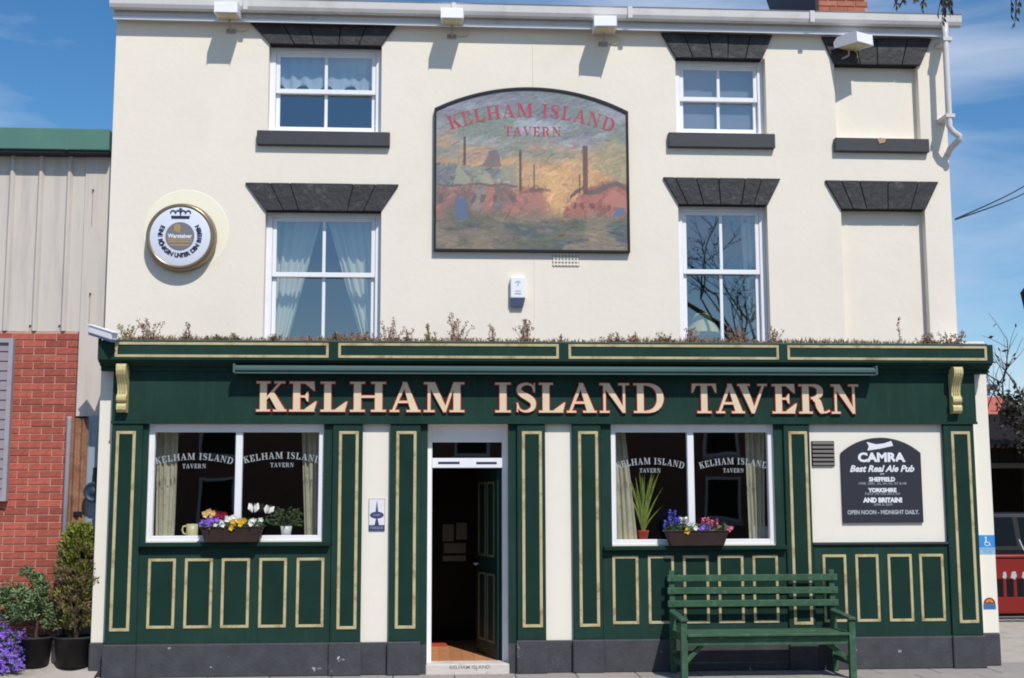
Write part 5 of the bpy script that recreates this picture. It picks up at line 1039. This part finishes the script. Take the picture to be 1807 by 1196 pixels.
# potted conifer
def pot(m, c, r0, r1, h): m.lathe(c, [(0, 0), (r0, 0), (r1, h - .02), (r1 + .012, h - .02), (r1 + .012, h), (r1 - .012, h), (r1 - .02, h - .05), (0, h - .05)], 28)
X = ax(131, 1150, .2); Y = .2; pc = thing('potted_conifer', 'browning green conifer bush in black tub by the pub corner', 'potted shrub', (X, Y, 0))
m = MB(); pot(m, (X, Y, .095), .165, .195, .29); m.build('pot', BLACK, pc, smooth=True)
m = MB(); m.tube([(X, Y, .25), (X + .01, Y, .6), (X, Y, 1.1)], [.022, .018, .008], 8); m.tube([(X + .0, Y, .35), (X - .05, Y - .03, .6)], .008, 6); m.tube([(X, Y, .4), (X + .07, Y - .02, .62)], .008, 6); m.build('stem', BARK, pc)
m = MB(); zt = az(137, 930, Y)
sprays = []
for k in range(900):
    t = random.random() ** .85; zz = .47 + (zt - .46) * t; rad = (.196 * (1 - max(0, t - .5) ** 1.5 * 1.5)) * (0.8 + .2 * min(1, t * 8)); a = random.uniform(0, 6.28); r_ = rad * random.uniform(.45, 1.05) * (1 + .16 * math.sin(3 * a + zz * 9) + .10 * math.sin(zz * 23 + a))
    sprays.append((X + r_ * math.cos(a), Y + r_ * math.sin(a), zz, a, t))
for (sx, sy, sz, a, t) in sprays:
    mi = 0 if (t > .72 + random.uniform(-.2, .2) or random.random() < .22) else 1
    d0 = Vector((math.cos(a) * .6, math.sin(a) * .6, random.uniform(.3, 1)))
    for q in range(16):
        d = d0 + Vector((random.uniform(-.6, .6), random.uniform(-.6, .6), random.uniform(-.3, .5))); m.leaf(Vector((sx, sy, sz)) + Vector((random.uniform(-.022, .022), random.uniform(-.022, .022), random.uniform(-.03, .03))), d, random.uniform(.024, .05), random.uniform(.006, .010), mi)
m.build('crown', [LEAFC, LEAFB], pc)
# shrub pot
X = ax(60, 1150, .2); Y = .2; ps = thing('potted_shrub', 'spreading green shrub in black pot against the brick wall', 'potted shrub', (X, Y, 0))
m = MB(); pot(m, (X, Y, .095), .14, .17, .29); m.build('pot', BLACK, ps, smooth=True)
m = MB(); m.tube([(X, Y, .25), (X + .02, Y, .5), (X + .0, Y, .7)], .014, 6); m.build('stem', BARK, ps)
m = MB(); cl = []
for (px, py, r_, c_) in ((65, 1052, .14, 100), (25, 1052, .14, 100), (92, 1078, .10, 60), (45, 1080, .15, 100), (5, 1062, .14, 80), (64, 1022, .07, 36), (45, 1010, .05, 18), (72, 1035, .07, 36), (88, 1102, .07, 26), (-12, 1050, .14, 60), (20, 1085, .10, 50)):
    cx_, cz_ = at(px, py, Y)
    for k in range(c_):
        v = Vector((random.gauss(0, 1), random.gauss(0, .9), random.gauss(0, .75))); v = v.normalized() * r_ * random.random() ** .4; c = Vector((cx_, Y, cz_)) + v
        for q in range(9): m.leaf(c + Vector((random.uniform(-.025, .025), random.uniform(-.025, .025), random.uniform(-.02, .02))), (random.uniform(-1, 1), random.uniform(-1, 1), random.uniform(-.2, 1)), random.uniform(.028, .05), random.uniform(.006, .011))
m.build('crown', LEAFS, ps)
X = ax(92, 1150, .38); m = MB(); m.box(X - .04, X + .08, .30, .46, .08, .36); tag(m.build('old_stone_block', STEP, bevel=.02, seg=2), 'weathered stone block standing between the two black pots', 'stone block')
# purple flowers
X, Y = ax(8, 1150, .0), .0; pf = thing('purple_flowers', 'mound of purple flowers at the left edge of the forecourt', 'flowering plant', (X, Y, 0)); lf, fw = MB(), MB()
m = MB(); pot(m, (X - .12, Y, .07), .13, .17, .18); m.build('pot', BLACK, pf, smooth=True)
for k in range(1500):
    v = Vector((random.gauss(0, 1), random.gauss(0, 1), abs(random.gauss(0, 1)) * 1.0)).normalized(); r_ = random.uniform(.6, 1.05) * (1 + .22 * math.sin(v.x * 5 + 1) * math.sin(v.z * 6 + v.y * 4)); c = Vector((X - .12 + v.x * .32 * r_, Y + v.y * .25 * r_, .10 + v.z * .42 * r_))
    if random.random() < .75:
        for q in range(4): a = q * 1.57 + random.random(); fw.leaf(c, v * .5 + Vector((math.cos(a), -.2, math.sin(a))), .026, .010, random.choice((0, 0, 0, 1)), v)
    for q in range(3): lf.leaf(c - v * random.uniform(.01, .06), (random.uniform(-1, 1), random.uniform(-1, 1), random.uniform(-.4, .6)), .035, .008)
lf.build('foliage', LEAFS, pf); fw.build('flowers', [PURPLE, LILAC], pf)

# ================================================================== RIGHT: YARD BEHIND
# red plastic barrier
Yr = 4.5; br = thing('plastic_barrier', 'red plastic pedestrian barrier behind the white corner pier', 'barrier', (8.2, Yr, 0)); x0, x1 = 7.0, 9.0; zb, zt = .12, az(1780, 979, Yr)
m = MB(); m.tube([(x0, Yr, zb + .1), (x0, Yr, zt - .1), (x0 + .08, Yr, zt - .02), (x1 - .12, Yr, zt - .02), (x1 - .03, Yr, zt - .10), (x1 - .02, Yr, zb + .1)], .03, 8); m.build('frame', BARR, br, smooth=True)
m = MB(); m.box(x0, x1 - .02, Yr - .012, Yr + .012, zt - .33, zt - .06); m.build('top_panel', BARR, br, bevel=.005)
m = MB(); m.box(x0, x1 - .02, Yr - .012, Yr + .012, zb, zb + .22); m.build('bottom_panel', BARR, br, bevel=.005)
for k in range(13): xk = x0 + .1 + k * .15; m = MB(); m.box(xk - .022, xk + .022, Yr - .014, Yr + .014, zb + .215, zt - .325); m.build('bar', BARR, br, bevel=.004)
for px, w_, h_ in ((1772, .05, .10), (1788, .075, .11), (1806, .05, .10)): xk, zk = at(px, 1015, Yr); m = MB(); m.prism([(xk - w_ * .6, zk - h_ * .3), (xk + w_ * .2, zk - h_ * .5), (xk + w_ * .6, zk - h_ * .1), (xk + w_ * .4, zk + h_ * .5), (xk - w_ * .3, zk + h_ * .45)], Yr - .0145, Yr - .0122); m.build('white_mark', PRINTG, br)
for xk in (x0 + .2, x1 - .35): m = MB(); m.box(xk - .06, xk + .06, Yr - .3, Yr + .3, 0, .05); m.box(xk - .03, xk + .03, Yr - .05, Yr + .05, .05, zb + .002); m.build('foot', BLACK, br, bevel=.01)
# parked car, side on
def car():
    Yc = 5.15; x0 = 7.15; L = 4.1; W2 = 1.65; c = thing('parked_car', 'dark parked car half hidden behind the red barrier', 'car', (x0 + L / 2, Yc + W2 / 2, 0))
    body = [(0, .35), (.02, .75), (.12, .92), (.35, .98), (.62, 1.40), (.9, 1.48), (2.0, 1.49), (2.45, 1.42), (3.05, 1.0), (3.75, .88), (4.02, .72), (4.1, .45), (4.05, .28), (3.65, .25), (.5, .25), (.1, .28)]
    m = MB(); n = len(body); inset = lambda z: .14 * max(0, (z - .95) / .5)
    m.add([(x0 + x, Yc + inset(z), z) for x, z in body] + [(x0 + x, Yc + W2 - inset(z), z) for x, z in body], [tuple(range(n)), tuple(range(2 * n - 1, n - 1, -1))] + [(i, i + n, (i + 1) % n + n, (i + 1) % n) for i in range(n)]); m.build('body', CARP, c, bevel=.03, seg=2)
    for pts in ([(.55, 1.02), (.74, 1.36), (1.0, 1.42), (1.38, 1.43), (1.38, 1.02)], [(1.46, 1.02), (1.46, 1.43), (2.0, 1.42), (2.35, 1.36), (2.85, 1.02)]):
        m = MB(); nn = len(pts); m.add([(x0 + x, Yc + inset(z) - .006, z) for x, z in pts], [tuple(range(nn))]); m.build('side_window', CARG, c)
    _a, _b2 = P(1784, 930, Yc + .06), P(1803, 971, Yc + .06); m = MB(); m.tube([(_a[0], Yc + .115, _a[2]), (.5 * _a[0] + .5 * _b2[0] + .03, Yc + .06, .5 * _a[2] + .5 * _b2[2]), (_b2[0], Yc - .012, _b2[2])], .014, 6); m.build('window_trim', GREYMET, c)
    for xw in (.78, 3.2):
        m = MB(); m.lathe((x0 + xw, Yc - .01, .31), [(.18, 0), (.30, 0), (.315, .03), (.315, .2)], 28, axis='y'); w_ = m.build('wheel', TYRE, c, smooth=True); m = MB(); m.lathe((x0 + xw, Yc - .012, .31), [(0, -.01), (.05, -.01), (.17, .01), (.185, 0)], 20, axis='y'); m.build('rim', CHROME, w_)
    m = MB(); m.box(x0 - .004, x0 + .05, Yc + .05, Yc + .3, .68, .85); m.build('tail_light', BARR, c, bevel=.01)
    m = MB(); m.box(x0 + 3.95, x0 + 4.08, Yc + .06, Yc + .4, .62, .74); m.build('headlight', CARG, c, bevel=.01)
car()
# dark open carport
Yk = 9.6; cpn = thing('carport', 'dark timber open fronted shed behind the parked car', 'shed', (10.5, Yk, 0)); kx0, kx1 = 7.4, 15.0; zt = az(1780, 712, Yk)
m = MB(); m.box(kx0, kx1, Yk + 4, Yk + 4.1, 0, zt); m.build('rear_wall', SHED, cpn); m = MB(); m.box(kx0, kx0 + .1, Yk, Yk + 4, 0, zt); m.build('side_wall', SHED, cpn); m = MB(); m.box(kx1, kx1 + .1, Yk, Yk + 4, 0, zt); m.build('side_wall', SHED, cpn)
m = MB(); m.add([(kx0 - .1, Yk - .35, zt - .75), (kx1 + .2, Yk - .35, zt - .75), (kx1 + .2, Yk + 4.3, zt + .1), (kx0 - .1, Yk + 4.3, zt + .1), (kx0 - .1, Yk - .35, zt - .83), (kx1 + .2, Yk - .35, zt - .83), (kx1 + .2, Yk + 4.3, zt + .02), (kx0 - .1, Yk + 4.3, zt + .02)], [(0, 1, 2, 3), (7, 6, 5, 4), (0, 4, 5, 1)]); m.build('roof', SHED, cpn)
zb_ = az(1780, 822, Yk); m = MB(); m.box(kx0, kx1, Yk - .06, Yk + .06, zb_ - .04, zb_ + .05); m.build('beam', SHEDB, cpn)
z0b, z1b = zb_ + .06, zt - .72
for k in range(26):
    x = kx0 + k * .3; m = MB(); m.box(x, x + .285, Yk + .0, Yk + .03, z0b, z1b + .0); m.build('board', SHED, cpn)
for x in (kx0 + .05, 11.2, kx1 - .05): m = MB(); m.box(x - .06, x + .06, Yk + .07, Yk + .2, 0, z1b); m.build('post', SHED, cpn)
# ivy on the carport
m = MB()
for (px, py, r_) in ((1790, 725, .35), (1806, 720, .4), (1804, 760, .35), (1815, 740, .5), (1780, 722, .2)):
    cx_, cz_ = at(px, py, Yk - .5)
    for k in range(130): m.leaf((cx_ + random.gauss(0, .5) * r_, Yk - .5 + random.gauss(0, .15), cz_ + random.gauss(0, .5) * r_), (random.uniform(-1, 1), random.uniform(-1, .3), random.uniform(-1, 1)), .10, .035)
iv = thing('ivy_clump', 'brown green ivy clump hanging over the roof of dark shed', 'ivy', (11.2, Yk - .5, 2.9)); m.build('leaves', LEAFD, iv)
m = MB(); m.tube([(11.2, Yk - .45, 2.6), (11.5, Yk - .4, 3.2), (12, Yk - .3, 3.3)], .02, 6); m.build('stem', BARK, iv)
# distant house
Yh = 34; hx, _ = at(1735, 700, Yh); hz1 = az(1760, 700, Yh); hz2 = az(1760, 677, Yh); hn = thing('distant_house', 'far pale house with salmon brick side beyond the shed roof', 'house', (hx, Yh, 0)); hx1 = ax(1775, 700, Yh)
m = MB(); m.box(hx, hx1, Yh, Yh + 7, 0, hz1); m.build('brick_wall', HOUSEP, hn); m = MB(); m.box(hx, hx1 - .0 + .6, Yh + 2.6, Yh + 7, hz1 + .005, hz2); m.build('upper_wall', HOUSEG, hn); m = MB(); m.box(hx - .1, hx1 + .8, Yh + 2.4, Yh + 7.2, hz2 + .002, hz2 + .2); m.build('roof', SLATE, hn)
for k in (.25, .7): xk = hx + (hx1 - hx) * k; m = MB(); m.box(xk - .22, xk + .22, Yh + 2.57, Yh + 2.599, hz1 + .15, hz2 - .1); m.build('window', CARG, hn)
# sparse tree at the right edge
def branchy(tr, lv, base, d, ln, r, depth, leafp, droop=0.0, lsz=.08):
    pts = [Vector(base)]; dv = Vector(d).normalized(); n = 5
    for k in range(n): dv = (dv + Vector((random.uniform(-.16, .16), random.uniform(-.16, .16), random.uniform(-.08, .12) - droop))).normalized(); pts.append(pts[-1] + dv * ln / n)
    tr.tube(pts, [r * (1 - .55 * k / n) for k in range(n + 1)], 5 if r > .015 else 3, cap=False)
    if depth == 0:
        for k in range(leafp): i = random.randint(1, n - 1); lv.leaf(pts[i].lerp(pts[i + 1], random.random()), (random.uniform(-1, 1), random.uniform(-1, 1), random.uniform(-1.2, .4)), lsz * random.uniform(.7, 1.3), lsz * .22)
        return
    for k in range(4 if depth > 1 else 5):
        i = random.randint(2, n); e = dv + Vector((random.uniform(-.9, .9), random.uniform(-.9, .9), random.uniform(-.35, .6) - droop * 2)); branchy(tr, lv, pts[i], e, ln * random.uniform(.5, .75), r * .5, depth - 1, leafp, droop, lsz)
Yt = 13.6; X = ax(1800, 700, Yt); tt_ = thing('sparse_tree', 'thinly leaved tree behind the shed at the right edge', 'tree', (X, Yt, 0)); tr, lv = MB(), MB(); random.seed(21)
tr.tube([(X, Yt, 0), (X + .05, Yt, 1.5), (X, Yt, 3.2)], [.13, .11, .09], 8)
for k in range(5): a = k * 1.25; branchy(tr, lv, (X, Yt, 2.6 + k * .12), (math.cos(a) * .8, math.sin(a) * .5, .8), 1.6, .035, 2, 1, 0, .16)
tr.build('trunk', BARK, tt_); lv.build('crown', LEAFD, tt_)
# lamp post and cables
Yl = 16; X = ax(1812, 540, Yl); zt = az(1806, 512, Yl); sl = thing('street_lamp', 'dark street lamp head just inside the right edge', 'street lamp', (X, Yl, 0)); m = MB(); m.tube([(X, Yl, 0), (X, Yl, zt - .45)], [.06, .04], 10); m.build('pole', BLACKM, sl)
m = MB(); m.lathe((X, Yl, zt - .5), [(.04, 0), (.07, .05), (.13, .42), (.14, .44), (.05, .56), (0, .62)], 12); m.build('lantern', BLACKM, sl)
for k, (pa, pb, lab) in enumerate((((1686, 386), (1809, 314), 'upper of two overhead cables right of the pub'), ((1686, 387), (1809, 327), 'lower of two overhead cables right of the pub'))):
    a_, b_ = Vector(P(*pa, 3.0)), Vector(P(*pb, 9.0)); b_ = a_ + (b_ - a_) * 2.2; m = MB(); m.tube([a_.lerp(b_, t / 12) - Vector((0, 0, .35 * math.sin(math.pi * t / 12))) * .4 for t in range(13)], .011, 5); tag(m.build('overhead_cable', BLACKM), lab, 'cable', 'overhead cables')
# weeping tree on the street side: its hanging twigs reach into the top right corner
random.seed(33); tb = thing('weeping_tree', 'drooping twigs of a bare tree hanging into top right corner', 'tree', (7.2, -12.5, 0)); tr, lv = MB(), MB()
tr.tube([(7.2, -12.5, 0), (7.1, -12.4, 2), (7.0, -12.2, 4)], [.2, .16, .12], 10)
for k in range(7): a = k * .9; branchy(tr, lv, (7.05, -12.3, 3.4 + .12 * k), (math.cos(a) * .7, math.sin(a) * .7, .9), 2.6, .042, 3, 2, .05, .07)
Yg = -6.0
limb = [Vector((7.0, -12.2, 4)), Vector((5.8, -10.5, 5.1)), Vector((4.2, -8, 5.35)), Vector((3.2, Yg, 5.15)), Vector((2.2, Yg + .3, 4.85))]; tr.tube(limb, [.07, .05, .035, .022, .01], 6)
for (px, py) in ((1588, 14), (1597, 3), (1623, 4), (1632, 17), (1660, 28), (1668, 36), (1672, 20), (1682, 26), (1790, 30), (1796, 48), (1803, 20), (1586, -10), (1676, 12)):
    e = Vector(P(px, py, Yg + random.uniform(-.2, .2))); s0 = Vector((e.x + random.uniform(.0, .12), e.y, 4.95 if px < 1750 else 5.1)); pts = [s0.lerp(e, t / 5) + Vector((.02 * math.sin(t), 0, 0)) for t in range(6)]; tr.tube(pts, [.006, .005, .004, .004, .003, .002], 4)
    for k in range(26): i = random.randint(2, 4); lv.leaf(pts[i].lerp(pts[i + 1], random.random()), (random.uniform(-.6, .6), random.uniform(-.6, .6), -1), .045, .008)
tr.build('trunk', BARK, tb); lv.build('crown', LEAFD, tb)
# terrace across the street (behind the camera: it is what the ground floor glass reflects)
ot = thing('opposite_terrace', 'shaded brick terrace across the street, seen only mirrored in glass', 'building', (2, -27, 0))
ops = [(-16 + k * 4 + .8, -16 + k * 4 + 1.9, 1.0, 2.4) for k in range(10)] + [(-16 + k * 4 + .8, -16 + k * 4 + 1.9, 3.1, 4.2) for k in range(10)]
m = MB(); m.box(-20, 26, -27.4, -27, 0, 4.6); m.build('wall', OPPB, ot)
for a, b, c, d in ops: m = MB(); m.box(a, b, -27, -26.97, c, d); _w = m.build('window', CARG, ot); m = MB(); m.frame(a - .02, b + .02, c, d, .09, -26.96, -26.9); m.build('frame', WHITE, _w); m = MB(); m.box(a - .08, b + .08, -26.98, -26.9, c - .14, c - .001); m.build('sill', STEP, ot)
m = MB(); m.add([(-20, -26.7, 4.5), (26, -26.7, 4.5), (26, -31, 6.3), (-20, -31, 6.3)], [(0, 1, 2, 3)]); m.build('roof', SLATE, ot)
